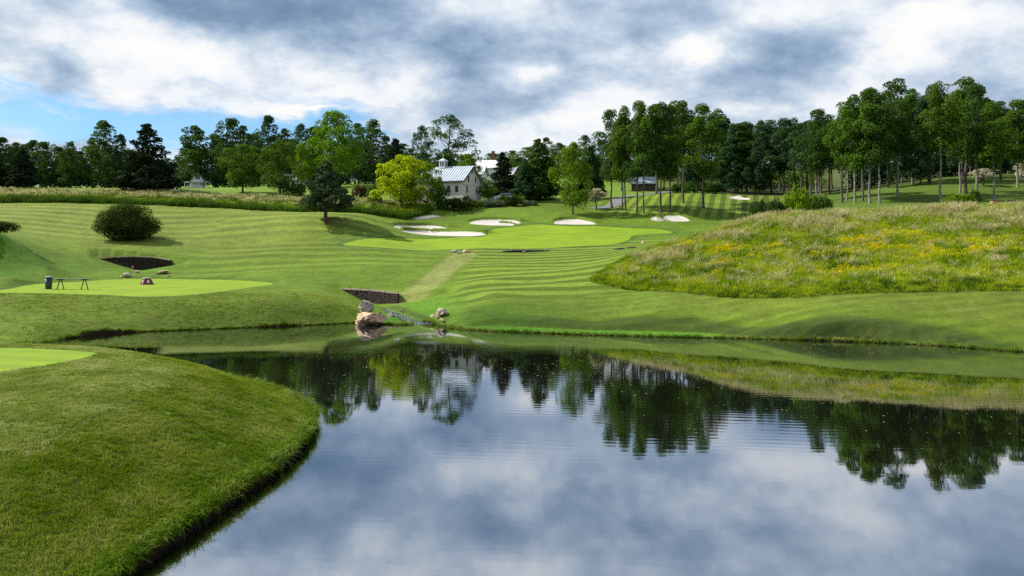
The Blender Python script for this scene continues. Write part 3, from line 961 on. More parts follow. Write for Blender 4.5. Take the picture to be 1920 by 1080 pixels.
PROFILES = {
    'tall': lambda t: np.clip(np.sin(np.pi * np.clip(t * 0.86 + 0.10, 0, 1)) ** 0.55, 0.12, 1) * (1.08 - 0.40 * t),
    'round': lambda t: np.clip(np.sqrt(np.clip(1 - (2 * t - 0.85) ** 2 / 1.35, 0, 1)), 0.15, 1),
    'cone': lambda t: np.clip(1.0 - t, 0.04, 1) ** 0.62 * np.clip(0.6 + 3 * t, 0, 1),
    'vase': lambda t: np.clip(0.35 + 1.0 * t, 0, 1) * np.clip(np.sqrt(np.clip(1.03 - t ** 3, 0, 1)), 0.1, 1),
    'flat': lambda t: np.clip(0.5 + 0.8 * t, 0, 1) * np.sqrt(np.clip(1.02 - t ** 2, 0, 1)),
}


def make_tree_meshes(kind, seed, Ht, R, c0, nb, br, nl, ls, prof, tr, lobes=0.35, leanamt=0.02, asp=0.75, limbs=14, up=0.35, fork=0):
    """returns (trunk_mesh, crown_mesh). Ht height, c0 crown start fraction, R radius, nb blobs"""
    rs = np.random.RandomState(seed)
    ph = rs.rand(6) * 6.28; am = rs.rand(6)
    lean = (rs.rand(2) - 0.5) * 2 * leanamt * Ht
    bl = []
    tries = 0
    while len(bl) < nb and tries < 6000:
        tries += 1
        t = rs.rand() ** 0.9
        a = rs.rand() * 6.283
        lob = 1 + lobes * (0.5 * math.sin(2 * a + ph[0] + 4 * t) + 0.5 * math.sin(3 * a + ph[1] - 6 * t) + 0.22 * math.sin(7 * t + ph[2] + a))
        rr = R * float(PROFILES[prof](t)) * lob
        if prof == 'cone': t = t ** 1.25
        rad = br * (0.6 + 0.8 * rs.rand()) * (1 - (0.60 if prof == 'cone' else 0.25) * t)
        q = max(rr - rad * 0.7, 0.0) * (rs.rand() ** 0.4)
        z = Ht * c0 + t * (Ht * (1 - c0) - rad * 0.8)
        x = q * math.cos(a) + lean[0] * z / Ht; y = q * math.sin(a) + lean[1] * z / Ht
        bl.append((x, y, z, rad))
    bl = np.array(bl)
    P, N = crown_pts(bl, nl, rs, up=up)
    V, Fq = leaves(P, N, ls, rs, asp)
    cm = bpy.data.meshes.new('crown')
    tmp = add_mesh('tmp', V, Fq); me = tmp.data; bpy.data.objects.remove(tmp); me.name = 'crown'
    mb = MB()
    # trunk with slight wander
    nseg = 9; tp = []
    topz = Ht * (0.86 if prof != 'round' else 0.7)
    wx = rs.normal(size=nseg + 1) * 0.05 * tr * 8; wy = rs.normal(size=nseg + 1) * 0.05 * tr * 8
    wx[0] = wy[0] = 0
    for i in range(nseg + 1):
        f = i / nseg; z = topz * f
        tp.append((lean[0] * z / Ht + wx[i], lean[1] * z / Ht + wy[i], z))
    rad = [tr * (1 - 0.8 * (i / nseg) ** 0.9) for i in range(nseg + 1)]
    pts = [(tp[0][0], tp[0][1], -0.5)] + [(tp[0][0], tp[0][1], 0.0)] + [(tp[0][0], tp[0][1], 0.35)] + tp[1:]
    rr = [tr * 1.7, tr * 1.45, tr * 1.08] + rad[1:]
    mb.tube(pts, rr, 9)
    tpa = np.array(tp)
    order = rs.permutation(len(bl))[:limbs]
    for j in order:
        b = bl[j]
        zs = max(min(b[2] - abs(math.hypot(b[0], b[1])) * 0.7, topz * 0.95), Ht * c0 * 0.75)
        s0 = np.array([np.interp(zs, tpa[:, 2], tpa[:, 0]), np.interp(zs, tpa[:, 2], tpa[:, 1]), zs])
        r0 = float(np.interp(zs, tpa[:, 2], rad)) * 0.55
        mid = (s0 + b[:3]) / 2 + np.array([0, 0, -0.15 * br])
        mb.tube([s0, mid, b[:3]], [r0, r0 * 0.6, r0 * 0.2], 5, cap=False)
    if fork:
        a = rs.rand() * 6.28
        z0 = Ht * 0.2
        mb.tube([(0, 0, -0.3), (0.1 * math.cos(a), 0.1 * math.sin(a), z0 * 0.3), (1.1 * fork, 0.3, z0 * 1.6), (1.5 * fork, 0.4, Ht * 0.7)], [tr * 0.9, tr * 0.8, tr * 0.6, tr * 0.2], 7)
    tm = add_mesh('tmp', mb.v, mb.f, smooth=True); tme = tm.data; bpy.data.objects.remove(tm); tme.name = 'trunk'
    return tme, me


def spruce_meshes(seed, Ht, R, c0, nl, ls, drop=0.25, tr=0.25):
    rs = np.random.RandomState(seed)
    mb = MB(); mb.tube([(0, 0, -0.4), (0, 0, 0.1), (0, 0, Ht * 0.5), (0, 0, Ht * 0.97)], [tr * 1.5, tr * 1.1, tr * 0.6, 0.02], 8)
    Ps, Ns = [], []
    nbr = 95
    per = nl // nbr
    for i in range(nbr):
        t = ((i + rs.rand()) / nbr) ** 0.85
        z0 = Ht * (c0 + (1 - c0) * t)
        L = R * (1 - t) ** 0.6 * (0.7 + 0.45 * rs.rand()) + 0.18
        a = rs.rand() * 6.283
        dx, dy = math.cos(a), math.sin(a)
        s = rs.rand(per) ** 0.7
        wdt = 0.30 * L * (1 - s * 0.75) + 0.08
        off = (rs.rand(per) - 0.5) * 2 * wdt
        zz = z0 - drop * L * s + 0.35 * drop * L * s * s * 2 - 0.15 * np.abs(off) + rs.normal(size=per) * 0.07 * ls * 4
        zz -= rs.rand(per) * 0.25 * L * 0.5
        P = np.stack([dx * s * L - dy * off, dy * s * L + dx * off, zz], 1)
        N = unit(np.stack([dx * 0.5 + rs.normal(size=per) * 0.6, dy * 0.5 + rs.normal(size=per) * 0.6, 0.6 + rs.normal(size=per) * 0.4], 1))
        Ps.append(P); Ns.append(N)
        mb.tube([(0, 0, z0), (dx * L * 0.9, dy * L * 0.9, z0 - drop * L * 0.6)], [0.05, 0.01], 4, cap=False)
    P = np.concatenate(Ps); N = np.concatenate(Ns)
    V, Fq = leaves(P, N, ls, rs, 1.3)
    tmp = add_mesh('tmp', V, Fq); me = tmp.data; bpy.data.objects.remove(tmp); me.name = 'crown'
    tm = add_mesh('tmp', mb.v, mb.f, smooth=True); tme = tm.data; bpy.data.objects.remove(tm); tme.name = 'trunk'
    return tme, me


# variants: key -> list of (trunk mesh, crown mesh, height, radius)
VAR = {}
VAR['tall'] = [(*make_tree_meshes('tall', 10 + i, 18, 3.3, [0.35, 0.40, 0.32, 0.43, 0.30, 0.38][i % 6], [50, 44, 56][i % 3], 1.22, 8200, 0.30, 'tall', 0.20, 0.5, 0.02), 18, 3.3) for i in range(7)]
VAR['dec'] = [(*make_tree_meshes('dec', 40 + i, 9, 4.4, 0.16, 78, 1.0, 10500, 0.27, 'round', 0.20, 0.4), 9, 4.4) for i in range(4)]
VAR['wood'] = [(*make_tree_meshes('wood', 60 + i, 16, 4.4, [0.08, 0.14, 0.05, 0.10, 0.16][i % 5], 105, 0.98, 6600, 0.40, 'tall', 0.20, 0.6, 0.02, limbs=8), 16, 4.4) for i in range(6)]
VAR['airy'] = [(*make_tree_meshes('airy', 80 + i, 15, 5.0, 0.14, 100, 0.85, 9000, 0.28, 'vase', 0.26, 0.45, limbs=34), 15, 5.0) for i in range(2)]
VAR['cone'] = [(*make_tree_meshes('cone', 90 + i, 11, 3.6, 0.05, 180, 0.70, 12500, 0.25, 'cone', 0.22, 0.18, 0.0, asp=1.2, limbs=6, up=0.1), 11, 3.6) for i in range(3)]
VAR['spruce'] = [(*spruce_meshes(100 + i, 10, 3.6, 0.12, 7600, 0.30, 0.28), 10, 3.6) for i in range(2)]
VAR['bspruce'] = [(*make_tree_meshes('bspruce', 111, 7.4, 3.3, 0.24, 120, 0.58, 13000, 0.19, 'cone', 0.2, 0.2, 0.0, asp=1.2, limbs=8, up=0.3), 7.4, 3.3)]
VAR['low'] = [(*make_tree_meshes('low', 120 + i, 4, 2.4, 0.18, 46, 0.62, 4200, 0.19, 'round', 0.10, 0.25, limbs=10), 4, 2.4) for i in range(2)]
VAR['dog'] = [(*make_tree_meshes('dog', 130 + i, 3.4, 2.0, 0.42, 60, 0.34, 3000, 0.17, 'flat', 0.09, 0.35, limbs=16, up=0.9), 3.4, 2.0) for i in range(2)]


def bush_mesh(seed, R, Ht, nl, ls, nb=34, br=0.42, spiky=0.0):
    rs = np.random.RandomState(seed)
    a = rs.rand(nb) * 6.283; e = np.arcsin(rs.rand(nb)); q = 0.75 * rs.rand(nb) ** 0.35
    bl = np.stack([np.cos(a) * np.cos(e) * R * q, np.sin(a) * np.cos(e) * R * q, Ht * (0.12 + 0.78 * np.sin(e) * q), br * R * (0.6 + 0.6 * rs.rand(nb))], 1)
    bl[:, 3] = np.minimum(bl[:, 3], br * R)
    P, N = crown_pts(bl, nl, rs, up=0.3, squash=Ht / R * 0.75)
    if spiky:
        k = rs.choice(len(P), int(len(P) * 0.35), replace=False)
        c = np.array([0, 0, Ht * 0.3]); d = unit(P[k] - c)
        P[k] += d * (rs.rand(len(k)) ** 2 * spiky)[:, None]
    P[:, 2] = np.abs(P[:, 2])
    q = np.hypot(P[:, 0], P[:, 1]); P[:, :2] *= np.where(P[:, 2] < 0.25 * Ht, 0.60 + 1.6 * P[:, 2] / Ht, 1.0)[:, None]
    V, Fq = leaves(P, N, ls, rs, 0.6 if spiky else 0.8)
    tmp = add_mesh('tmp', V, Fq); me = tmp.data; bpy.data.objects.remove(tmp); me.name = 'foliage'
    return me


BUSH = {'round': bush_mesh(1, 1.0, 1.0, 3600, 0.085, 46, 0.30), 'small': bush_mesh(2, 1.0, 0.9, 1500, 0.14, 26, 0.34),
        'big': bush_mesh(3, 3.2, 4.2, 34000, 0.14, 110, 0.30, 0.30), 'loose': bush_mesh(4, 1.0, 1.0, 1800, 0.13, 30, 0.28, 0.12)}


def bounds(me, zq=99.7, rq=97.5):
    co = np.empty(len(me.vertices) * 3, np.float32); me.vertices.foreach_get('co', co); co = co.reshape(-1, 3)
    return float(np.percentile(co[:, 2], zq)), float(np.percentile(np.hypot(co[:, 0], co[:, 1]), rq))


VAR = {k: [(a, b, *bounds(b)) for a, b, _, _ in v] for k, v in VAR.items()}
BB = {k: bounds(m) for k, m in BUSH.items()}
ntree = 0


def tree(name, kind, px, top, wpx, Y=None, base=None, mat='mid', bark=None, label='', cat='tree', group=None, seed=None, dz=0.0):
    """a tree whose foot stands on the land; its height and spread follow from what is seen from the pond"""
    global ntree
    if Y is None:
        p = hit(px, base, 60.0)
        Y = p[1] if p else 120.0
    X = (px - 960) / FPX * Y
    z = H1(X, Y) + dz
    Ht = HC + (HY - top) / FPX * Y - z
    v = VAR[kind][(seed if seed is not None else ntree) % len(VAR[kind])]
    ntree += 1
    sx = (wpx / FPX * Y / 2) / v[3] * 0.98; sz = Ht / v[2] * 1.0
    rz = (ntree * 2.399) % 6.283
    o = empty(name, (X, Y, z), label, cat, group, rz, (sx, sx, sz))
    for nm, me, mt in (('trunk', v[0], bark or BARK), ('crown', v[1], LM[mat])):
        c = bpy.data.objects.new(nm, me)
        COL.objects.link(c); c.parent = o
        if len(me.materials) == 0:
            me.materials.append(mt)
        c.material_slots[0].link = 'OBJECT'; c.material_slots[0].material = mt
    return o


def bush(name, kind, px, base, top, wpx, Y=None, mat='mid', label='', cat='shrub', group=None):
    global ntree
    if Y is None:
        p = hit(px, base, 60.0); Y = p[1]
    X = (px - 960) / FPX * Y; z = H1(X, Y)
    Ht = max(HC + (HY - top) / FPX * Y - z, 0.3)
    me = BUSH[kind]; H0_, R0 = BB[kind]
    ntree += 1
    s = wpx / FPX * Y / 2 / R0
    o = bpy.data.objects.new(name, me); COL.objects.link(o)
    o.location = (X, Y, z - 0.05); o.scale = (s, s, (Ht + 0.05) / H0_); o.rotation_euler = (0, 0, (ntree * 1.7) % 6.28)
    if len(me.materials) == 0: me.materials.append(LM[mat])
    o.material_slots[0].link = 'OBJECT'; o.material_slots[0].material = LM[mat]
    return tag(o, label, cat, group)


# ---- single trees, left to right
T = tree
T('dark_cedar', 'cone', 43, 281, 64, 146, mat='conifer', label='dark conical cedar on the far left lawn, nearest the frame edge but one')
T('dark_cedar', 'cone', -6, 296, 46, 146, mat='conifer', label='dark cedar cut by the left edge of the frame')
T('dark_spruce', 'cone', 277, 234, 114, 137, mat='conifer', label='large dark spruce with drooping skirts standing behind the big round bush')
T('tall_tree', 'wood', 197, 227, 96, 172, mat='deep', seed=2, label='tallest dark tree left of the large spruce, rising above the left wood')
T('green_tree', 'dec', 455, 272, 92, base=361, mat='mid', label='rounded green lawn tree, the left of the two right of the white cottage')
T('green_tree', 'dec', 524, 264, 88, base=367, mat='mid', label='taller green lawn tree, the right of the two right of the white cottage')
T('bright_tree', 'dec', 627, 209, 112, 158, mat='bright', seed=2, label='very large bright green spreading tree behind the blue spruce')
T('bright_tree', 'low', 565, 268, 50, 156, mat='bright', label='low bright green tree leaning out left of the very large bright tree')
T('blue_spruce', 'bspruce', 612, 304, 102, base=417, mat='blue', label='blue grey spruce standing alone on the mown hill crest', bark=BARKR)
T('small_green_tree', 'low', 702, 345, 46, base=384, mat='mid', label='small round green tree beside the bronze shrub')
T('yellow_tree', 'dec', 752, 292, 112, base=391, mat='lime', seed=1, bark=BARKR, label='yellow green leaved tree with reddish trunk left of the white barn')
T('yellow_tree', 'dec', 800, 303, 66, 121, mat='limeg', seed=3, label='greener yellow tree with twin stems close to the barn')
T('dark_tree', 'low', 821, 334, 44, 122, mat='deep', label='dark leafy tree covering the left end of the barn')
T('dark_pine', 'cone', 742, 262, 74, 150, mat='conifer', label='dark pine behind the yellow tree')
T('thin_tree', 'airy', 790, 236, 44, 152, mat='wood', label='thin open crowned tree left of the great airy tree')
T('airy_tree', 'airy', 842, 217, 118, 150, mat='deep', seed=1, label='great open crowned tree rising behind the barn')
T('bright_tree', 'dec', 880, 289, 68, 144, mat='bright', label='round bright green tree over the barn gable')
T('dark_holly', 'cone', 943, 287, 74, 134, mat='conifer', label='dense dark evergreen right of the barn in front of the white house')
T('dark_evergreen', 'low', 975, 325, 44, 150, mat='wood', label='low dark evergreen hiding the lower part of the brick house')
T('small_green_tree', 'low', 914, 338, 40, 129, mat='mid', label='small fresh green tree at the right corner of the barn')
T('dark_evergreen', 'cone', 1010, 262, 92, 134, mat='deep', label='broad dark evergreen left of the lone maple')
T('dark_evergreen', 'cone', 985, 300, 56, 130, mat='wood', label='lower dark evergreen between the broad one and the dense holly shape')
T('dark_evergreen', 'cone', 1108, 275, 64, 134, mat='wood', label='dark tree behind the white dogwood')
T('green_maple', 'dec', 1074, 268, 84, base=402, mat='bright', seed=3, label='bright green maple with a bare grey trunk beside the green')
T('white_dogwood', 'dog', 1118, 353, 50, base=393, mat='white', label='white flowering dogwood beside the cart path')
T('white_dogwood', 'dog', 1844, 316, 52, base=349, mat='white', label='white flowering dogwood on the shaded hill between bare trunks')
T('white_dogwood', 'dog', 1922, 300, 44, base=348, mat='white', label='white flowering dogwood cut by the right edge of the frame')

# ---- the tall clump beyond the green
ORD = ['first', 'second', 'third', 'fourth', 'fifth', 'sixth', 'seventh', 'eighth', 'ninth', 'tenth', 'eleventh', 'twelfth', 'thirteenth', 'fourteenth', 'fifteenth',
       'sixteenth', 'seventeenth', 'eighteenth', 'nineteenth', 'twentieth', 'twenty first', 'twenty second', 'twenty third', 'twenty fourth', 'twenty fifth', 'twenty sixth', 'twenty seventh', 'twenty eighth', 'twenty ninth', 'thirtieth']
cl = [(1147, 390, 207, 60), (1167, 394, 226, 50), (1173, 394, 200, 56), (1194, 399, 190, 60), (1207, 400, 194, 54), (1231, 363, 196, 70), (1239, 399, 193, 56),
      (1256, 398, 197, 60), (1269, 361, 190, 74), (1281, 380, 189, 66), (1319, 390, 196, 74), (1346, 347, 205, 76), (1383, 362, 232, 64), (1405, 355, 236, 60)]
for i, (px, b, tp, w) in enumerate(cl):
    p = hit(px, b, 60.0)
    T('tall_tree', 'tall', px, tp, w * 1.1, Y=p[1], mat='mid' if i % 3 else 'deep', bark=BARK,
      label=f'slender tall tree, {ORD[i]} trunk from the left in the clump beyond the green', group='tall trees clumped beyond the green')
# ---- the tall stand on the right behind the meadow mound
st = [(1530, 382, 206, 66), (1579, 380, 192, 66), (1588, 376, 205, 50), (1603, 381, 178, 66), (1618, 377, 172, 60), (1631, 381, 166, 68), (1649, 381, 178, 66), (1665, 352, 172, 60),
      (1683, 370, 149, 74), (1711, 345, 168, 70), (1744, 345, 160, 60), (1763, 378, 156, 80), (1800, 361, 170, 60), (1811, 364, 146, 84), (1831, 374, 158, 76), (1863, 378, 192, 70),
      (1877, 338, 190, 66), (1908, 350, 188, 76), (1945, 352, 182, 80)]
for i, (px, b, tp, w) in enumerate(st):
    p = hit(px, b, 84.0)
    T('tall_tree', 'tall', px, tp, w * 1.08, Y=p[1], mat='mid' if i % 2 else 'deep', bark=BARKL if i % 3 != 1 else BARK,
      label=f'tall tree with long bare trunk, {ORD[i]} trunk from the left behind the meadow mound', group='tall trees behind the meadow mound')

# ---- the woods: left skyline, centre, right
WL = 'dark broadleaf tree in the dense wood along the left horizon'
wl_ = [(8, 258, 56), (32, 268, 60), (60, 263, 58), (86, 266, 54), (112, 276, 54), (133, 266, 42), (150, 284, 44), (172, 258, 40), (228, 252, 44), (242, 282, 50), (296, 300, 50), (320, 330, 44), (348, 268, 52),
       (365, 236, 74), (402, 252, 56), (430, 222, 60), (455, 236, 50), (478, 252, 46), (506, 217, 66), (535, 242, 54), (562, 233, 60), (588, 238, 50), (672, 232, 50), (701, 226, 70), (724, 256, 50), (-30, 262, 60), (-70, 255, 60), (-110, 262, 60)]
rank = [sorted(p[0] for p in wl_).index(p[0]) for p in wl_]
for i, (px, tp, w) in enumerate(wl_):
    T('woodland_tree', 'wood', px, tp, w * 1.2, Y=170 + (i * 7 % 5) * 2.5, mat='deep' if i % 2 else 'wood', label=f'dark broadleaf skyline tree, {ORD[rank[i]]} from the left in the front of the left wood', group='trees of the left wood')
rs = np.random.RandomState(5)
sky_l = lambda p: np.interp(p, [-150, 0, 130, 200, 280, 340, 420, 600, 700, 800, 860, 900, 1000, 1140], [272, 268, 282, 266, 300, 292, 256, 256, 258, 282, 275, 302, 298, 286])
BACK = []
for i, px in enumerate(range(-120, 1150, 29)):
    pxx = px + rs.randint(-9, 9)
    if 880 < pxx < 960: continue
    kb = sum(1 for q in BACK if (q < 700) == (pxx < 700)); BACK.append(pxx)
    T('woodland_tree', 'wood', pxx, sky_l(pxx) + rs.randint(-4, 12), 54 + rs.randint(0, 16), Y=186 + rs.rand() * 12, mat='wood',
      label=f'dark filler tree, {ORD[kb]} from the left in the back row of the left wood' if pxx < 700 else f'dark filler tree, {ORD[kb]} from the left in the wood behind the barn',
      group='trees of the left wood' if pxx < 700 else 'trees of the wood behind the barn')
for kb, (px, tp, w, Y) in enumerate([(925, 288, 70, 235), (960, 283, 60, 228), (990, 276, 66, 222), (1022, 258, 50, 205), (1048, 268, 60, 200), (1098, 254, 56, 195), (1124, 262, 50, 190), (1075, 275, 60, 205)]):
    T('woodland_tree', 'wood', px, tp, w, Y=Y, mat='mid' if px < 1000 else 'deep', label=['pale green tree on the far rise above the white house chimney', 'green tree on the far rise left of the brick house', 'green tree on the far rise above the brick house', 'dark tall tree on the rise left of the maple top', 'dark tree on the rise just above the broad evergreen', 'dark tree on the rise right of the maple top', 'dark tree on the rise touching the tall clump', 'dark tree on the rise straight behind the maple'][kb], group='trees of the wood behind the barn')
WR = 'dark tree in the deep wood between the tall clump and the tall stand'
MW = [(1352, 226, 150), (1378, 233, 146), (1400, 229, 148), (1424, 227, 143), (1447, 225, 147), (1470, 223, 141), (1492, 222, 148), (1512, 228, 144), (1536, 232, 150), (1432, 236, 160), (1462, 232, 162), (1500, 236, 160), (1560, 226, 152), (1390, 240, 160)]
rank = [sorted(p[0] for p in MW).index(p[0]) for p in MW]
for i, (px, tp, Y) in enumerate(MW):
    T('woodland_tree', 'tall' if i % 2 == 0 or px > 1440 else 'wood', px, tp, 72, Y=Y, mat='wood', label=f'dark blue green tree, {ORD[rank[i]]} from the left in the wood between clump and stand', group='trees of the deep middle wood')
for i, (px, tp) in enumerate([(1165, 235), (1190, 222), (1218, 215), (1245, 218), (1290, 215), (1310, 218), (1335, 216), (1362, 224)]):
    T('woodland_tree', 'wood', px, tp, 56, Y=150 + (i % 3) * 6, mat='wood', label=f'dark filler tree, {ORD[i]} from the left behind the tall clump', group='trees behind the tall clump')
for i in range(26):
    px = 1505 + i * 18.5 + rs.randint(-4, 4)
    tp = np.interp(px, [1500, 1560, 1640, 1700, 1850, 1880, 1960], [232, 215, 190, 175, 175, 198, 196]) + rs.randint(-2, 14)
    T('woodland_tree', 'tall' if i % 2 or px < 1640 else 'wood', px, tp, 68, Y=118 + rs.rand() * 26, mat='wood', label=f'dark shaded tree, {ORD[i]} from the left in the row behind the tall stand', group='trees of the right wood')

# under-storey masses behind the trunks (one leafy mass nobody could count)
def undergrowth(name, pxs, Y0, Y1, h0, h1, n, mat, ls=0.42):
    rs = np.random.RandomState(len(name) + n)
    bl = []
    for i in range(n):
        px = pxs[0] + (pxs[1] - pxs[0]) * rs.rand(); Y = Y0 + (Y1 - Y0) * rs.rand()
        X = (px - 960) / FPX * Y; h = h0 + (h1 - h0) * rs.rand()
        z = H1(X, Y)
        for k in range(max(1, int(h / 1.3))):
            bl.append((X + rs.normal() * 0.7, Y + rs.normal() * 0.7, z + 0.6 + k * 1.25, 1.1 + 0.7 * rs.rand()))
    bl = np.array(bl)
    P, N = crown_pts(bl, len(bl) * 42, rs, squash=0.9)
    V, Fq = leaves(P, N, ls, rs, 0.8)
    o = add_mesh(name, V, Fq, LM[mat])
    return tag(o, kind='stuff')


undergrowth('wood_undergrowth', (-150, 340), 182, 200, 3, 7, 150, 'wood', 0.55)
undergrowth('wood_undergrowth', (400, 900), 180, 200, 3, 6, 130, 'wood', 0.55)
undergrowth('wood_undergrowth', (940, 1360), 178, 200, 2.5, 6, 110, 'deep', 0.5)
undergrowth('wood_undergrowth', (1340, 1540), 170, 185, 2, 5, 70, 'mid', 0.5)
undergrowth('wood_undergrowth', (1600, 1990), 138, 160, 3, 7, 130, 'wood', 0.5)

# ---- shrubs
B = bush
B('round_bush', 'big', 240, 449, 380, 109, mat='bush', label='big round dark green bush alone on the left hillside')
B('clipped_hedge', 'round', -4, 437, 414, 76, Y=84.5, mat='bush', label='dark rounded hedge behind the bright knoll at the left edge')
B('bronze_shrub', 'loose', 676, 382, 347, 36, Y=134, mat='brown', label='bronze leaved shrub left of the small green tree')
B('dark_shrub', 'loose', 554, 372, 343, 44, Y=136, mat='deep', label='dark spreading shrub left of the blue spruce on the lawn')
B('dark_shrub', 'loose', 868, 398, 368, 56, Y=119, mat='bush', label='big dark shrub in front of the barn corner')
B('dark_shrub', 'loose', 832, 397, 368, 40, Y=120, mat='deep', label='dark shrub left of the biggest one below the barn wall')
B('leafy_shrub', 'loose', 893, 392, 376, 26, Y=121, mat='mid', label='leafy shrub against the barn gable foot')
for i, (px, b, tp, w, mt) in enumerate([(909, 388, 373, 26, 'grey'), (922, 388, 376, 20, 'grey'), (936, 387, 374, 24, 'grey'), (945, 380, 366, 24, 'bright'), (962, 386, 366, 34, 'bush'), (985, 384, 375, 22, 'grey'), (1000, 384, 376, 18, 'grey'), (978, 378, 367, 18, 'bright')]):
    B('round_shrub', 'round', px, b, tp, w, Y=126 - (b - 380) * 0.4, mat=mt, label=f'{ {"grey": "silvery", "bright": "yellow green", "bush": "dark green"}[mt] } clipped round shrub, {ORD[i]} from the left in the row right of the barn', group='round shrubs right of the barn')
for i, (px, b, tp, w, Y) in enumerate([(1275, 362, 343, 34, 142), (1300, 364, 340, 46, 138), (1328, 364, 343, 40, 137), (1345, 362, 346, 34, 140)]):
    B('rhododendron', 'loose', px, b, tp, w, Y=Y, mat='deep', label=f'dark rhododendron with pale flowers, {ORD[i]} from the left behind the tall clump', group='rhododendrons behind the tall clump')
B('dark_shrub', 'loose', 1424, 398, 374, 40, Y=88, mat='deep', label='dark low shrub left of the bright shrub on the meadow mound')
B('dark_shrub', 'loose', 1456, 396, 373, 40, Y=87, mat='bush', label='olive low shrub touching the bright shrub behind the meadow mound')
B('bright_shrub', 'loose', 1494, 394, 348, 46, Y=86, mat='limeg', label='bright yellow green shrub on the crest of the meadow mound')
B('dark_shrub', 'loose', 1524, 394, 366, 30, Y=88, mat='mid', label='green shrub beside the first bare trunk')
B('dark_shrub', 'loose', 1546, 394, 365, 28, Y=89, mat='mid', label='green shrub just right of the first bare trunk')
B('bright_shrub', 'loose', 1796, 392, 362, 62, Y=79, mat='bright', label='low bright green shrub at the foot of the tall stand')
B('dark_shrub', 'loose', 1824, 390, 356, 30, Y=86, mat='deep', label='dark shrub right of the low bright shrub below the tall stand')

# ------------------------------------------------------------------ grasses
def grass_mat(name, cols, rough=0.7, trans=0.35, patch=0.6):
    m, t = newmat(name)
    g = t.node('ShaderNodeNewGeometry'); oi = t.node('ShaderNodeObjectInfo')
    n = t.noise(g.outputs['Position'], patch, 4, 0.65)
    f = t.m('ADD', t.m('MULTIPLY', g.outputs['Random Per Island'], 0.45), t.m('MULTIPLY', t.ss(n, 0.3, 0.7), 0.55))
    r = t.node('ShaderNodeValToRGB'); cr = r.color_ramp
    cr.elements[0].color = (*cols[0], 1); cr.elements[1].color = (*cols[-1], 1)
    cr.elements[0].position = 0.12; cr.elements[1].position = 0.88
    for i, c in enumerate(cols[1:-1]):
        e = cr.elements.new(0.12 + 0.76 * (i + 1) / (len(cols) - 1)); e.color = (*c, 1)
    t.link(f, r.inputs[0])
    d = t.node('ShaderNodeBsdfDiffuse'); tr = t.node('ShaderNodeBsdfTranslucent')
    t.link(r.outputs[0], d.inputs[0]); t.link(r.outputs[0], tr.inputs[0])
    mx = t.node('ShaderNodeMixShader'); mx.inputs[0].default_value = trans
    t.link(d.outputs[0], mx.inputs[1]); t.link(tr.outputs[0], mx.inputs[2])
    finish(t, mx)
    return m


def tuft(name, seed, n, h, spread, w, lean, mat, curl=0.4, head=0.0):
    rs = np.random.RandomState(seed)
    V, Fc = [], []
    for i in range(n):
        a = rs.rand() * 6.283; r = spread * math.sqrt(rs.rand())
        bx_, by_ = r * math.cos(a), r * math.sin(a)
        la = rs.rand() * 6.283; hh = h * (0.55 + 0.6 * rs.rand())
        lx, ly = math.cos(la) * lean * hh * (0.3 + rs.rand()), math.sin(la) * lean * hh * (0.3 + rs.rand())
        fa = rs.rand() * 3.1416; wx_, wy_ = math.cos(fa) * w / 2, math.sin(fa) * w / 2
        k = len(V)
        mx_, my_ = bx_ + lx * 0.35, by_ + ly * 0.35
        V += [(bx_ - wx_, by_ - wy_, -0.04), (bx_ + wx_, by_ + wy_, -0.04), (mx_ + wx_ * 0.8, my_ + wy_ * 0.8, hh * 0.55), (mx_ - wx_ * 0.8, my_ - wy_ * 0.8, hh * 0.55)]
        top = (bx_ + lx, by_ + ly, hh * (1 - curl * lean * 0.6))
        if head:
            V += [(top[0] + wx_ * head, top[1] + wy_ * head, top[2] - hh * 0.12), (top[0] - wx_ * head, top[1] - wy_ * head, top[2] - hh * 0.12), top]
            Fc += [(k, k + 1, k + 2, k + 3), (k + 3, k + 2, k + 4, k + 5), (k + 5, k + 4, k + 6)]
        else:
            V += [top]
            Fc += [(k, k + 1, k + 2, k + 3), (k + 3, k + 2, k + 4)]
    me = bpy.data.meshes.new(name); me.from_pydata(V, [], Fc); me.materials.append(mat); me.update()
    return bpy.data.objects.new(name, me)


def scatter_group():
    ng = bpy.data.node_groups.new('scatter', 'GeometryNodeTree')
    ng.interface.new_socket('Geometry', in_out='INPUT', socket_type='NodeSocketGeometry')
    ng.interface.new_socket('Pieces', in_out='INPUT', socket_type='NodeSocketCollection')
    ng.interface.new_socket('Geometry', in_out='OUTPUT', socket_type='NodeSocketGeometry')
    N = ng.nodes; L = ng.links
    gi = N.new('NodeGroupInput'); go = N.new('NodeGroupOutput')
    ci = N.new('GeometryNodeCollectionInfo'); ci.inputs['Separate Children'].default_value = True; ci.inputs['Reset Children'].default_value = True
    ip = N.new('GeometryNodeInstanceOnPoints'); ip.inputs['Pick Instance'].default_value = True
    def na(nm, tp):
        a = N.new('GeometryNodeInputNamedAttribute'); a.data_type = tp; a.inputs[0].default_value = nm
        return a.outputs[0]
    L.new(gi.outputs[0], ip.inputs['Points']); L.new(gi.outputs[1], ci.inputs[0]); L.new(ci.outputs[0], ip.inputs['Instance'])
    L.new(na('pick', 'INT'), ip.inputs['Instance Index'])
    L.new(na('rot', 'FLOAT_VECTOR'), ip.inputs['Rotation']); L.new(na('scl', 'FLOAT_VECTOR'), ip.inputs['Scale'])
    L.new(ip.outputs[0], go.inputs[0])
    return ng


SCG = scatter_group()


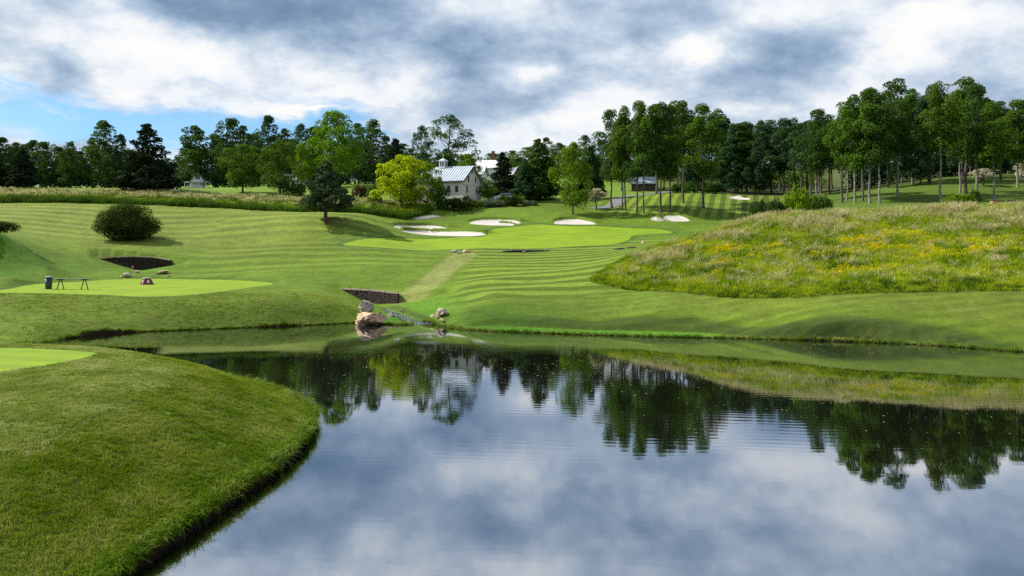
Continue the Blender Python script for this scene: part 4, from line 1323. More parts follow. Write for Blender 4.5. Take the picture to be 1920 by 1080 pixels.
def scatter(name, pts, pieces, scl, rs, tilt=0.12, label=None, hs=None):
    n = len(pts)
    me = bpy.data.meshes.new(name); me.vertices.add(n)
    me.vertices.foreach_set('co', np.asarray(pts, np.float32).ravel()); me.update()
    a = me.attributes.new('pick', 'INT', 'POINT'); a.data.foreach_set('value', rs.randint(0, len(pieces), n).astype(np.int32))
    rot = np.stack([rs.normal(size=n) * tilt, rs.normal(size=n) * tilt, rs.rand(n) * 6.283], 1)
    a = me.attributes.new('rot', 'FLOAT_VECTOR', 'POINT'); a.data.foreach_set('vector', rot.astype(np.float32).ravel())
    s = np.asarray(scl) * np.ones(n); h = s * (hs if hs is not None else 1.0)
    a = me.attributes.new('scl', 'FLOAT_VECTOR', 'POINT'); a.data.foreach_set('vector', np.stack([s, s, h], 1).astype(np.float32).ravel())
    o = bpy.data.objects.new(name, me); COL.objects.link(o)
    c = bpy.data.collections.new(name + '_pieces')
    for p in pieces: c.objects.link(p)
    md = o.modifiers.new('scatter', 'NODES'); md.node_group = SCG
    for it in SCG.interface.items_tree:
        if it.name == 'Pieces': md[it.identifier] = c
    o['kind'] = 'stuff'
    return o


GM = {
    'turf': grass_mat('turf_blades', [(0.085, 0.135, 0.012), (0.165, 0.235, 0.022), (0.34, 0.37, 0.11)], patch=0.55),
    'turfp': grass_mat('pale_turf_blades', [(0.12, 0.18, 0.03), (0.23, 0.30, 0.055), (0.42, 0.44, 0.17)], patch=0.8),
    'turfd': grass_mat('shaded_turf_blades', [(0.070, 0.125, 0.006), (0.150, 0.225, 0.010), (0.30, 0.32, 0.07)], patch=0.7),  # darker copy for the lower slope, its shade put into the colour
    'lush': grass_mat('lush_blades', [(0.040, 0.105, 0.006), (0.085, 0.190, 0.008)], patch=0.8),
    'mead': grass_mat('meadow_blades', [(0.075, 0.145, 0.008), (0.21, 0.31, 0.012), (0.40, 0.45, 0.022)], patch=0.35),
    'dark': grass_mat('dark_blades', [(0.028, 0.068, 0.010), (0.075, 0.140, 0.014)], patch=0.35),
    'tan': grass_mat('tan_blades', [(0.25, 0.22, 0.09), (0.44, 0.40, 0.19), (0.60, 0.56, 0.34)], patch=0.5),
    'pink': grass_mat('russet_blades', [(0.34, 0.20, 0.09), (0.44, 0.31, 0.18)], patch=0.5),
    'yel': grass_mat('yellow_flowers', [(0.36, 0.40, 0.01), (0.56, 0.52, 0.008), (0.60, 0.42, 0.006)], patch=0.6),
}
rs = np.random.RandomState(21)


def put(fn, n, x0, x1, y0, y1):
    """random land points kept with probability fn(x, y)"""
    x = x0 + (x1 - x0) * rs.rand(n); y = y0 + (y1 - y0) * rs.rand(n)
    k = (rs.rand(n) < fn(x, y)); x, y = x[k], y[k]
    return x, y, H(x, y)


def pond_d(x, y):
    return -sdf(x, y, POND, 30.0)


# near mound: short mown rough
def near_fn(x, y):
    d = pond_d(x, y); s = sdf(x, y, NTEE, 6.0)
    vis = (x > -0.70 * y - 1.0)
    dens = np.clip(19.0 / y, 0.3, 1.3) ** 1.6
    return np.where((d > 0.02) & (s < -0.08) & vis, dens * 0.8, 0)


x, y, z = put(near_fn, 150000, -29, -5.6, 8.5, 35.5)
dd_ = pond_d(x, y)
pale = rs.rand(len(x)) < sst(dd_ + 0.9 * vnoise(x, y, 3.2, 71), 3.0, 4.6) * 0.8  # painted slope light: paler blades on the mound top, darker ones below
for nm, mt, m in (('mown_rough_grass', 'turfd', ~pale), ('mown_pale_grass', 'turfp', pale)):
    NT_ = [tuft('turf_tuft', 30 + i, 26, 0.050, 0.090, 0.0090, 1.0, GM[mt]) for i in range(5)]
    scatter(nm, np.stack([x[m], y[m], z[m]], 1), NT_, 0.8 + 0.5 * rs.rand(m.sum()), rs, 0.15)
# longer fringe hanging over the lip all round the pond
seg = np.diff(np.vstack([POND, POND[:1]]), axis=0); L_ = np.hypot(seg[:, 0], seg[:, 1])
px_, py_ = [], []
cpx = POND.mean(0)
for i in range(len(POND)):
    a = POND[i]; b = POND[(i + 1) % len(POND)]
    if a[1] < 7.5 or (abs(a[0]) > 0.72 * a[1] + 3): continue
    dens = 44 if a[1] < 34 else 15
    k = int(L_[i] * dens)
    t__ = rs.rand(k, 1); q = a + (b - a) * t__
    nrm = np.array([-(b - a)[1], (b - a)[0]]); nrm = nrm / (np.linalg.norm(nrm) + 1e-9)
    q = q + nrm * (rs.rand(k, 1) - 0.35) * 0.22
    px_.append(q[:, 0]); py_.append(q[:, 1])
x = np.concatenate(px_); y = np.concatenate(py_)
d = pond_d(x, y); ok = d > -0.08; x, y, d = x[ok], y[ok], d[ok]
_, nbx, nby = seg_dist(x, y, POND)
xq = np.where(d < 0.06, nbx + (nbx - x) * np.sign(-d), x)
z = H(np.where(d < 0, 2 * nbx - x, x), np.where(d < 0, 2 * nby - y, y)) - np.where(d < 0, 0.05, 0.0)
FT = [tuft('fringe_tuft', 50 + i, 24, 0.15, 0.09, 0.010, 1.6, GM['lush' if i % 2 else 'turf'], 0.9) for i in range(4)]
scatter('waterside_grass', np.stack([x, y, z], 1), FT, np.where(y < 34, 1.3, 1.15) * (0.7 + 0.6 * rs.rand(len(x))), rs, 0.45)
# bank below the far tee and right bank: rough tufts
def bank_fn(x, y):
    d = pond_d(x, y); s = sdf(x, y, TEE, 6.0)
    left = (x < -10.5) & (y > 41) & (y < 62) & (s < -0.2) & (x > -0.68 * y)
    right = (x > -4) & (d < 0.3)
    return np.where((d > 0.05) & (left | right), 0.55 + 0.3 * vnoise(x, y, 2.5, 31), 0)


x, y, z = put(bank_fn, 60000, -42, 36, 40, 64)
BT = [tuft('bank_tuft', 70 + i, 22, 0.055, 0.17, 0.016, 1.3, GM['turf']) for i in range(4)]
scatter('bank_rough_grass', np.stack([x, y, z], 1), BT, 0.7 + 0.5 * rs.rand(len(x)), rs, 0.2)

# ---- the meadow mound
def blobsum(x, y, L):
    r = np.zeros(len(x))
    for px, py, rx, ry in L:
        r = np.maximum(r, gaus(x, y, px, py, rx, ry, 45))
    return r


YB = [(1265, 466, 2.6, 1.2), (1370, 470, 4.0, 1.3), (1440, 462, 2.0, 1.0), (1375, 492, 3.0, 0.9), (1670, 440, 3.5, 1.5), (1620, 452, 3.0, 1.0), (1700, 465, 5.0, 1.6), (1870, 455, 3.6, 1.6), (1560, 480, 3.5, 1.1), (1610, 512, 4.0, 1.0), (1790, 478, 4, 1.2), (1330, 420, 1.8, 1.3)]
TB = [(1280, 450, 3.0, 2.4), (1240, 490, 3.0, 1.6), (1200, 482, 2.0, 2.2), (1370, 440, 3.0, 2.5), (1480, 420, 5, 3), (1560, 435, 4, 2), (1640, 405, 6, 3), (1760, 400, 6, 3), (1880, 405, 6, 3), (1560, 395, 5, 3), (1440, 410, 4, 3), (1440, 530, 2.5, 0.7), (1850, 430, 5, 1.5), (1600, 470, 4, 1.0)]
DB = [(1555, 490, 2.6, 1.4), (1585, 510, 2.2, 1.2), (1520, 478, 1.5, 1.2), (1665, 538, 0.9, 0.5), (1740, 535, 1.6, 0.6), (1310, 430, 1.6, 1.0), (1440, 395, 1.8, 1.2), (1540, 400, 2, 1), (1820, 535, 2, 0.6), (1900, 540, 1.4, 0.5), (1300, 520, 4, 0.8)]


def mead_w(x, y):
    s = sdf(x, y, MEAD, 12.0)
    vis = (x < 0.68 * y + 2) & (y < 77)
    base = np.where((s > 0) & vis, 1.0, 0.0)
    return base, s


def make_meadow():
    n = 46000
    x = 5 + 52 * rs.rand(n); y = 47.5 + 30 * rs.rand(n)
    b, s = mead_w(x, y)
    k = b > 0; x, y, s = x[k], y[k], s[k]
    ye = blobsum(x, y, YB); tn = blobsum(x, y, TB); dk = blobsum(x, y, DB)
    nn = vnoise(x, y, 2.2, 41); n2 = vnoise(x, y, 0.9, 42); n3 = vnoise(x, y, 4.5, 43)
    wy = sst(ye + 0.42 * nn + 0.3 * n2, 0.42, 1.0) * 0.62
    wt = np.clip(sst(tn + 0.45 * nn + 0.35 * n2, 0.35, 1.35) * 0.40 + 0.06, 0, 1) * sst(s, 0.8, 2.0)
    wd = np.clip(sst(dk + 0.2 * n2, 0.4, 0.8) + 0.35 * (1 - sst(s, 0.1, 1.1)) + 0.06, 0, 1)
    r = rs.rand(len(x))
    kind = np.full(len(x), 0)
    kind[r < wd * 0.6] = 1
    r = rs.rand(len(x)); kind[r < wt] = 2
    r = rs.rand(len(x)); kind[(kind == 2) & (r < 0.09)] = 3
    r = rs.rand(len(x)); kind[r < wy] = 4
    z = H(x, y)
    edge = 0.55 + 0.45 * sst(s, 0.0, 1.2)
    hv = 1 + 0.38 * nn + 0.15 * n2
    sets = [('meadow_grass', 'mead', 0.42, 26, 0.24, 0.020, 0.45, 0), ('meadow_dark_grass', 'dark', 0.50, 26, 0.26, 0.022, 0.40, 0), ('meadow_tan_grass', 'tan', 0.62, 16, 0.20, 0.012, 0.55, 2.2),
            ('meadow_russet_grass', 'pink', 0.58, 16, 0.20, 0.012, 0.5, 2.2), ('meadow_yellow_flowers', 'yel', 0.34, 22, 0.22, 0.026, 0.5, 2.0)]
    for i, (nm, mt, h, nb, sp, w, ln, hd) in enumerate(sets):
        m = kind == i
        pcs = [tuft(nm + '_tuft', 200 + i * 10 + j, nb, h, sp, w, ln, GM[mt], 0.4, hd) for j in range(4)]
        scatter(nm, np.stack([x[m], y[m], z[m]], 1), pcs, (0.75 + 0.5 * rs.rand(m.sum())), rs, 0.16, hs=(edge * hv)[m])
    # green under-layer below the tan and yellow stems
    m = (kind >= 2)
    pcs = [tuft('under_tuft', 290 + j, 20, 0.30, 0.26, 0.020, 0.6, GM['mead']) for j in range(3)]
    scatter('meadow_under_grass', np.stack([x[m] + 0.1, y[m] + 0.08, z[m]], 1), pcs, (0.8 + 0.5 * rs.rand(m.sum())), rs, 0.16)


make_meadow()
# ---- rough strip of long grass along the hill on the left
def strip_fn(x, y):
    return rough_strip(x, y) * (x > -0.68 * y) * 0.9


x, y, z = put(strip_fn, 42000, -90, -8, 104, 141)
u = x / y; a_ = np.interp(u, _ru, [p[1] for p in RST]); f_ = y - a_
nn = vnoise(x, y, 5, 51)
kk = np.where(f_ < 1.8 + 0.8 * nn, 1, np.where((f_ > 12 + 4 * nn) & (rs.rand(len(x)) < 0.15), 2, np.where(rs.rand(len(x)) < 0.12, 1, 0)))
kk = np.where((kk == 0) & (f_ > 7) & (rs.rand(len(x)) < 0.07), 2, kk)
for i, (nm, mt, h, w) in enumerate([('hill_rough_grass', 'mead', 0.45, 0.05), ('hill_dark_grass', 'dark', 0.75, 0.06), ('hill_tan_grass', 'tan', 0.62, 0.04)]):
    m = kk == i
    pcs = [tuft(nm + '_tuft', 400 + i * 10 + j, 22, h, 0.4, w, 0.45, GM[mt], 0.4, 1.6 if i == 2 else 0) for j in range(3)]
    scatter(nm, np.stack([x[m], y[m], z[m]], 1), pcs, 0.8 + 0.5 * rs.rand(m.sum()), rs, 0.15, hs=1 + 0.4 * nn[m])
# specks of pollen and small leaves on the pond
n = 5200
x = -12 + 50 * rs.rand(n); y = 11 + 42 * rs.rand(n) ** 0.8
k = (sdf(x, y, POND, 20) > 0.3) & (np.abs(x) < 0.68 * y) & (rs.rand(n) < 0.25 + 0.75 * (vnoise(x, y, 5, 61) > -0.1))
x, y = x[k], y[k]
FL = simple_mat('floating_specks', (0.30, 0.30, 0.18), (0.12, 0.14, 0.05), 3.0, 0.7)
sp_ = []
for j in range(3):
    me = bpy.data.meshes.new('speck'); r_ = [0.022, 0.030, 0.016][j]
    me.from_pydata([(r_ * math.cos(q) * (1.3 if j else 1), r_ * math.sin(q) * 0.7, 0) for q in np.linspace(0, 6.283, 7)[:-1]], [], [tuple(range(6))]); me.materials.append(FL)
    sp_.append(bpy.data.objects.new('speck', me))
scatter('floating_specks', np.stack([x, y, np.full(len(x), 0.004)], 1), sp_, (0.45 + 0.75 * rs.rand(len(x))) * np.clip(y / 26, 0.6, 1.4), rs, 0.0)

# ------------------------------------------------------------------ rocks and dry stone walls
ROCK = simple_mat('pale_limestone', (0.66, 0.50, 0.35), (0.30, 0.19, 0.12), 3.2, 0.9, 1.0, spec=0.2)
ROCKG = simple_mat('grey_limestone', (0.46, 0.42, 0.38), (0.20, 0.165, 0.14), 2.6, 0.9, 0.9, spec=0.2)
WSTONE = simple_mat('dark_wall_stone', (0.038, 0.026, 0.022), (0.014, 0.009, 0.008), 4.0, 0.9, 0.6)
WCAP = simple_mat('pale_capstone', (0.26, 0.21, 0.17), (0.13, 0.10, 0.08), 3.0, 0.9, 0.4)


def rock_mesh(seed, cuts=11, bumps=0.10):
    import bmesh
    rs = np.random.RandomState(seed)
    bm = bmesh.new(); bmesh.ops.create_icosphere(bm, subdivisions=4, radius=1.0)
    V = np.array([v.co[:] for v in bm.verts])
    for i in range(cuts):
        n = unit(rs.normal(size=3)); dd = 0.50 + 0.36 * rs.rand()
        h = V @ n - dd
        V = V - np.outer(np.maximum(h, 0) * 0.93, n)
    for sc_, am in ((1.6, 0.10), (4.0, 0.05), (9.0, 0.025)):
        for k in range(5):
            f = unit(rs.normal(size=3)) * sc_ * 2; p = rs.rand() * 6.28
            V = V * (1 + am * bumps * 10 * 0.4 * np.sin(V @ f + p))[:, None]
    from mathutils import noise as mn
    off = Vector(rs.rand(3) * 50)
    for v, c in zip(bm.verts, V):
        p = Vector(c); q = p * 2.1 + off
        a = abs(mn.noise(q)); b_ = abs(mn.noise(q * 2.7)); f = 1.0 - 0.11 * max(0.0, 0.22 - a) / 0.22 - 0.045 * max(0.0, 0.2 - b_) / 0.2 + 0.10 * mn.noise(q * 0.8)
        v.co = p * f
    me = bpy.data.meshes.new('rock'); bm.to_mesh(me); bm.free()
    return me


def rock(px, py, Y, wpx, hpx, label, mat=None, seed=0, depth=0.8, group=None, name='boulder', rz=0.0, tilt=0.0, sink=0.25):
    """px, py: middle of the foot; wpx, hpx: seen width and height"""
    if Y is None: Y = hit(px, py, 45.0)[1]
    X = (px - 960) / FPX * Y; z = HC + (HY - py) / FPX * Y
    w = wpx / FPX * Y / 2 * 1.12; h = hpx / FPX * Y / 2 * 1.2
    me = rock_mesh(seed); me.materials.append(mat or ROCK)
    o = bpy.data.objects.new(name, me); COL.objects.link(o)
    o.location = (X, Y, z + h * (1 - sink) * 0.92); o.scale = (w, w * depth, h); o.rotation_euler = (tilt * 0.4, tilt, rz)
    for e in me.polygons: e.use_smooth = False
    return tag(o, label, 'rock' if name == 'stone' else 'boulder', group)


G1 = 'rocks at the stream mouth'
rock(694.5, 612, 55.3, 57, 33, 'largest pale boulder standing in the water at the stream mouth', seed=21, depth=0.62, rz=0.0)
rock(688, 591, 58.2, 28, 30, 'grey pale boulder perched behind the largest one below the stone wall', ROCKG, seed=5, depth=0.7)
rock(731, 600, 58.0, 15, 14, 'small rock between the big boulders and the cascade', ROCKG, seed=6)
rock(829, 590, 56.6, 25, 13, 'broad pale rock on top of the pile right of the cascade', ROCKG, seed=7, group=G1)
rock(820, 597, 56.2, 10, 12, 'upright rock under the broad one in the right hand pile', ROCK, seed=8, group=G1)
rock(829, 603, 55.4, 9, 6, 'lowest slab of the right hand rock pile near the grass', ROCK, seed=9, group=G1, tilt=0.5)
rock(811, 596, 56.9, 9, 7, 'small tilted rock at the left of the right hand pile', ROCK, seed=10, group=G1, tilt=-0.6)
rock(806, 604.5, 56.2, 9, 6, 'pale rock touching the water at the foot of the right hand pile', ROCK, seed=11, group=G1, tilt=-0.5)
rock(802, 588, 58.8, 7, 3, 'thin pale rock in the grass above the cascade', ROCKG, seed=12, group=G1)
rock(752, 584, 60.6, 6, 4, 'reddish rock at the head of the cascade', ROCKG, seed=13)
G2 = 'rocks in the hollow behind the tee'
rock(238, 519, None, 17, 8, 'larger brown rock left in the hollow behind the tee', ROCKG, seed=14, group=G2)
rock(228, 520, None, 7, 4, 'small pale rock left of the brown rock behind the tee', ROCK, seed=15, group=G2)
rock(257, 512, None, 11, 5, 'small rock just below the arch of the stone wall', ROCK, seed=16, group=G2)
rock(264, 503, None, 6, 5, 'little rock at the foot of the upper stone wall', ROCKG, seed=17, group=G2)
rock(305, 513, None, 22, 7, 'long pale slab slanting in the grass behind the tee', ROCK, seed=18, group=G2, tilt=-0.3)
rock(317, 518, None, 6, 3, 'tiny pale stone right of the long slab', ROCK, seed=19, group=G2)
G3 = 'stones along the ditch before the green'
for i, (px, py, w, h, lb) in enumerate([(851, 473.5, 14, 5.5, 'dark faced pale stone at the left end of the mower crossing'), (874, 473.5, 16, 5.5, 'curved pale stone at the right end of the mower crossing'),
                                        (862, 475, 13, 3, 'flat pale stone between the two stones of the mower crossing'), (894, 473.5, 7, 3, 'small tan stone right of the mower crossing'),
                                        (937, 473.5, 4, 2.5, 'single pebble left of the dark ditch'), (959, 472.5, 4, 4.5, 'upright stone in front of the dark ditch wall'), (983, 473, 8, 3, 'low brown stone in the dark ditch'),
                                        (1026, 470, 10, 4, 'tan stone at the right end of the dark ditch'), (1152, 467.5, 8, 4, 'pale stone beside the left of the two dark hollows near the meadow'),
                                        (1206, 456, 9, 5, 'pale stone on the bank above the meadow tip')]):
    rock(px, py, None, w, h, lb, ROCK if i % 2 else ROCKG, seed=30 + i, group=G3, name='stone', depth=0.6)


def stone_wall(wl, tops, label, label_parts=None, arch=None, z_low=None, course=0.17, name='stone_wall', tk=0.45):
    """dry stone retaining wall: courses of single stones on a curved line, with capstones"""
    P = catmull(wl, 8, closed=False)
    # arc length parameter
    sg = np.hypot(*np.diff(P, axis=0).T); S = np.concatenate([[0], np.cumsum(sg)])
    L = S[-1]
    TX = np.array([(a - 960) / FPX for a, b in tops]); TP = np.array([b for a, b in tops])
    root = empty(name, (float(P[0][0]), float(P[0][1]), 0.0), label, 'stone wall')
    inv = np.array([P[0][0], P[0][1], 0.0])
    st, cp = MB(), MB()
    rs = np.random.RandomState(int(L * 10))

    def at(s):
        x = np.interp(s, S, P[:, 0]); y = np.interp(s, S, P[:, 1])
        py = np.interp(x / y, TX, TP); return x, y, HC + (HY - py) / FPX * y
    # backing core
    n = 24
    for i in range(n):
        a, b = at(L * i / n), at(L * (i + 1) / n)
        for_h = lambda p, dy, z: (p[0] - inv[0], p[1] + dy - inv[1], z)
        zl = z_low
        st.hexa([for_h(a, 0.10, zl), for_h(b, 0.10, zl), for_h(b, tk + 0.4, zl), for_h(a, tk + 0.4, zl),
                 for_h(a, 0.10, a[2] - 0.06), for_h(b, 0.10, b[2] - 0.06), for_h(b, tk + 0.4, b[2] - 0.06), for_h(a, tk + 0.4, a[2] - 0.06)])
    z = z_low
    while z < 6:
        hh = course * (0.8 + 0.4 * rs.rand())
        s = rs.rand() * 0.2
        anyp = False
        while s < L:
            w = 0.22 + 0.28 * rs.rand()
            a, b = at(s), at(min(s + w, L))
            tz = min(a[2], b[2]) - 0.05
            if z + hh * 0.5 < tz:
                anyp = True
                h2 = min(hh, tz - z)
                j = rs.rand(4) * 0.07
                g = 0.012
                ax, ay, bx2, by2 = a[0] - inv[0], a[1] - inv[1], b[0] - inv[0], b[1] - inv[1]
                st.hexa([(ax + g, ay - j[0], z + g), (bx2 - g, by2 - j[1], z + g), (bx2 - g, by2 + 0.3, z + g), (ax + g, ay + 0.3, z + g),
                         (ax + g, ay - j[2], z + h2 - g), (bx2 - g, by2 - j[3], z + h2 - g), (bx2 - g, by2 + 0.3, z + h2 - g), (ax + g, ay + 0.3, z + h2 - g)])
            s += w
        z += hh
        if not anyp: break
    s = 0.0
    while s < L:
        w = min(0.45 + 0.35 * rs.rand(), L - s)
        a, b = at(s), at(s + w); t1, t2 = 0.03 + 0.03 * rs.rand(), 0.03 + 0.03 * rs.rand()
        ax, ay, bx2, by2 = a[0] - inv[0], a[1] - inv[1], b[0] - inv[0], b[1] - inv[1]
        cp.hexa([(ax + .01, ay - 0.08, a[2] - 0.06), (bx2 - .01, by2 - 0.08, b[2] - 0.06), (bx2 - .01, by2 + tk, b[2] - 0.06), (ax + .01, ay + tk, a[2] - 0.06),
                 (ax + .01, ay - 0.07, a[2] + t1), (bx2 - .01, by2 - 0.07, b[2] + t2), (bx2 - .01, by2 + tk, b[2] + t2), (ax + .01, ay + tk, a[2] + t1)])
        s += w
        if w < 0.05: break
    o = st.build('wall_stones', WSTONE, root); o['kind'] = 'stuff'
    o = cp.build('capstones', WCAP, root); o['kind'] = 'stuff'
    return root


stone_wall(WALL_A, [(180, 485), (215, 481.7), (250, 481), (285, 482.5), (318, 488)], 'upper dark dry stone wall in the hillside hollow behind the tee', z_low=1.6)
stone_wall([(p[0], p[1]) for p in WALL_B], [(600, 542), (640, 541.5), (672, 543), (705, 545.2), (744, 550)], 'lower dark dry stone wall above the boulders at the stream mouth', z_low=-0.3)
dl = [hit0(px, py, H, 60) for px, py in [(942, 472.8), (965, 472.6), (990, 472.3), (1012, 471.8), (1030, 471)]]
stone_wall(dl, [(942, 471.2), (960, 469.2), (985, 468.8), (1010, 469), (1030, 469.6)], 'very low dark stone wall lining the ditch in front of the green', z_low=H1(*dl[2]) - 0.5, course=0.1)
for px, py, lb in [(1163, 467.5, 'short dark stone ledge beside the pale stone near the meadow tip'), (1184, 465.5, 'second dark ledge right beside the meadow tip')]:
    p = hit(px, py, 60); a = [(p[0] - 0.45, p[1] + 0.03), (p[0], p[1]), (p[0] + 0.5, p[1] + 0.05)]
    stone_wall(a, [(px - 14, py - 1.2), (px, py - 2.8), (px + 14, py - 1.4)], lb, z_low=H1(*p) - 0.4, course=0.1, tk=0.3)
# daylight through the culvert of the upper wall: an added pale stone stands in
rock(249, 502.5, 87.75, 5, 3.0, 'added pale stone standing in for daylight through the upper wall culvert', ROCK, seed=60, name='stone')

# ---- the cascade where the stream meets the pond
def cascade():
    m, t = newmat('running_water')
    b = t.node('ShaderNodeBsdfPrincipled'); g = t.node('ShaderNodeNewGeometry')
    n = t.noise(t.vm('MULTIPLY', g.outputs['Position'], (9, 5, 9)), 1.0, 5, 0.7)
    n9 = t.noise(t.vm('MULTIPLY', g.outputs['Position'], (5, 9, 7)), 1.6, 4, 0.7)
    c = t.mix(t.m('MULTIPLY', t.ss(n, 0.50, 0.62), t.ss(n9, 0.42, 0.6)), (0.02, 0.026, 0.03), (0.62, 0.66, 0.70))
    t.link(c, b.inputs['Base Color']); b.inputs['Roughness'].default_value = 0.12
    bp = t.node('ShaderNodeBump'); bp.inputs['Strength'].default_value = 1.0; bp.inputs['Distance'].default_value = 0.08
    t.link(n, bp.inputs['Height']); t.link(bp.outputs[0], b.inputs['Normal'])
    finish(t, b)
    V, Fq = [], []
    rs = np.random.RandomState(4)
    cc = [(p[0], p[1], p[2]) for p in CH_B[1:]]
    pts = catmull([(p[0], p[1]) for p in cc], 8, closed=False); n_ = len(pts)
    zs = np.interp(np.linspace(0, 1, n_), np.linspace(0, 1, len(cc)), [max(c[2], 0.06) for c in cc])
    ws = np.interp(np.linspace(0, 1, n_), [0, 0.3, 0.6, 1], [0.35, 0.5, 0.72, 0.85])
    m_ = 11
    for i, (p, w) in enumerate(zip(pts, ws)):
        f = i / (len(pts) - 1)
        zc = max(zs[i], H1(p[0], p[1])) + 0.035
        zc = zc * (1 - f ** 5) - 0.02 * f ** 5
        step = 0.05 * math.sin(i * 1.9) * (1 - f)
        for k in range(m_):
            o_ = (k / (m_ - 1) - 0.5) * 2 * w
            V.append((p[0] + o_ * 0.85, p[1] + o_ * 0.35, zc + step + 0.05 * rs.normal() * (1 - f * 0.8) * (1 - abs(o_ / w))))
    for i in range(len(pts) - 1):
        for k in range(m_ - 1):
            a = i * m_ + k; Fq.append((a, a + m_, a + m_ + 1, a + 1))
    o = add_mesh('stream', V, Fq, m, smooth=True)
    tag(o, kind='structure')


cascade()

# ------------------------------------------------------------------ tee furniture
GRN = simple_mat('dark_green_plastic', (0.006, 0.030, 0.022), (0.004, 0.020, 0.015), 8, 0.45, spec=0.4)
GRNB = simple_mat('green_painted_metal', (0.010, 0.045, 0.035), (0.006, 0.03, 0.022), 8, 0.4, spec=0.5)
SLAT = simple_mat('weathered_green_top', (0.14, 0.20, 0.16), (0.10, 0.15, 0.125), 10, 0.6)
TY = wat(92, 542, TEE_Z)[1]


def tx(px, Y): return (px - 960) / FPX * Y


root = empty('litter_bin', (tx(91, TY), TY, TEE_Z), 'dark green litter bin with a grey lid on the tee beside the bench', 'litter bin')
mb = MB(); k = TY / FPX
mb.tube([(0, 0, 0), (0, 0, 0.02), (0, 0, 20.5 * k)], [5.4 * k, 5.5 * k, 6.9 * k], 18)
mb.build('bin_body', GRN, root, True)
mb = MB(); mb.tube([(0, 0, 20.5 * k), (0, 0, 21.8 * k)], [7.4 * k, 7.5 * k], 18); mb.build('rim', GRNB, root)
mb = MB(); mb.tube([(0, 0, 21.8 * k), (0, 0, 22.6 * k), (0, 0, 24.6 * k)], [7.2 * k, 6.8 * k, 2.2 * k], 18); mb.build('lid', simple_mat('bin_lid_grey', (0.22, 0.24, 0.27), (0.08, 0.09, 0.1), 6, 0.35, spec=0.5), root)
rock(80, 543, TY, 7, 1.8, 'tiny dark stone on the tee left of the litter bin', ROCKG, seed=61, name='stone')
BY = wat(135, 543, TEE_Z)[1]; bw = 35 * BY / FPX; bh = 21 * BY / FPX
root = empty('bench', (tx(135.5, BY), BY, TEE_Z), 'long green backless bench with a flat top on splayed legs on the tee', 'bench')
for i in range(3):
    mb = MB(); mb.box((0, (i - 1) * 0.16, bh - 0.03), (2 * bw, 0.145, 0.055)); mb.build('slat', SLAT, root)
for sx in (-0.63, 0.66):
    mb = MB(); mb.box((sx * bw, 0, bh - 0.095), (0.34, 0.46, 0.07)); mb.build('cross_beam', GRNB, root)
    for s in (-1, 1):
        for q in (0.0,):
            mb = MB(); mb.tube([(sx * bw + s * 0.29, q, -0.02), (sx * bw + s * 0.06, q * 0.9, bh - 0.12)], [0.042, 0.042], 6); mb.build('leg', GRNB, root)
# tee sign: four sided maroon block
SY = wat(270, 534, TEE_Z)[1]; k = SY / FPX
MAR = simple_mat('maroon_paint', (0.15, 0.018, 0.032), (0.10, 0.012, 0.024), 6, 0.5, spec=0.35)
CRM = simple_mat('cream_trim', (0.42, 0.36, 0.20), (0.34, 0.29, 0.17), 6, 0.6)
WHT = simple_mat('white_paint', (0.80, 0.79, 0.80), (0.72, 0.71, 0.73), 6, 0.6)
root = empty('tee_marker', (tx(270.5, SY), SY + 0.5, TEE_Z - 0.0), 'maroon four sided tee marker block with white ring marks', 'tee marker', rz=math.radians(45 - 4))
def frust(r0, r1, z0, z1, out=0.0):
    P = []
    for r, z in ((r0, z0), (r1, z1)):
        for q in range(4):
            a = math.radians(45 + 90 * q); P.append((r * math.cos(a) * 1.0, r * math.sin(a), z))
    mb = MB(); mb.hexa(P); return mb
r0, r1, hh = 14.2 * k, 7.6 * k, 11.5 * k
frust(r0, r1, 0.0, hh).build('block', MAR, root)
frust(r1 * 1.12, r1 * 1.05, hh + 0.002, hh + 1.3 * k).build('top_plate', simple_mat('grey_cap', (0.40, 0.38, 0.36), (0.3, 0.29, 0.27), 6, 0.6), root)
for q in range(4):
    a = math.radians(45 + 90 * q)
    mb = MB(); mb.tube([(r0 * math.cos(a), r0 * math.sin(a), 0.01), (r1 * math.cos(a), r1 * math.sin(a), hh)], [0.018, 0.018], 5)
    if q in (1, 3): mb.build('edge_trim', CRM, root)


def face_mark(fa, du, cz, ro, ri, nm):
    """flat ring on the sloping face whose outward azimuth is fa"""
    d0, d1 = r0 * math.cos(math.pi / 4), r1 * math.cos(math.pi / 4)
    f = cz
    base = Vector((math.cos(fa) * (d0 + (d1 - d0) * f), math.sin(fa) * (d0 + (d1 - d0) * f), hh * f))
    upv = Vector((math.cos(fa) * (d1 - d0), math.sin(fa) * (d1 - d0), hh)).normalized()
    sd = Vector((-math.sin(fa), math.cos(fa), 0)); nrm = sd.cross(upv)
    if nrm.dot(Vector((math.cos(fa), math.sin(fa), 0))) < 0: nrm = -nrm
    c = base + nrm * 0.008 + sd * du
    V, Fq = [], []
    n = 24
    for i in range(n):
        a = 2 * math.pi * i / n
        for r in (ri, ro): V.append(c + (sd * math.cos(a) * 0.85 + upv * math.sin(a)) * r)
    for i in range(n):
        j = (i + 1) % n; Fq.append((2 * i, 2 * i + 1, 2 * j + 1, 2 * j))
    return add_mesh(nm, V, Fq, WHT, root)


face_mark(math.radians(-90), 0.0, 0.50, 2.6 * k, 0.9 * k, 'ring_mark')       # right face
face_mark(math.radians(180), 0.0, 0.55, 1.9 * k, 0.5 * k, 'ring_mark')       # left face

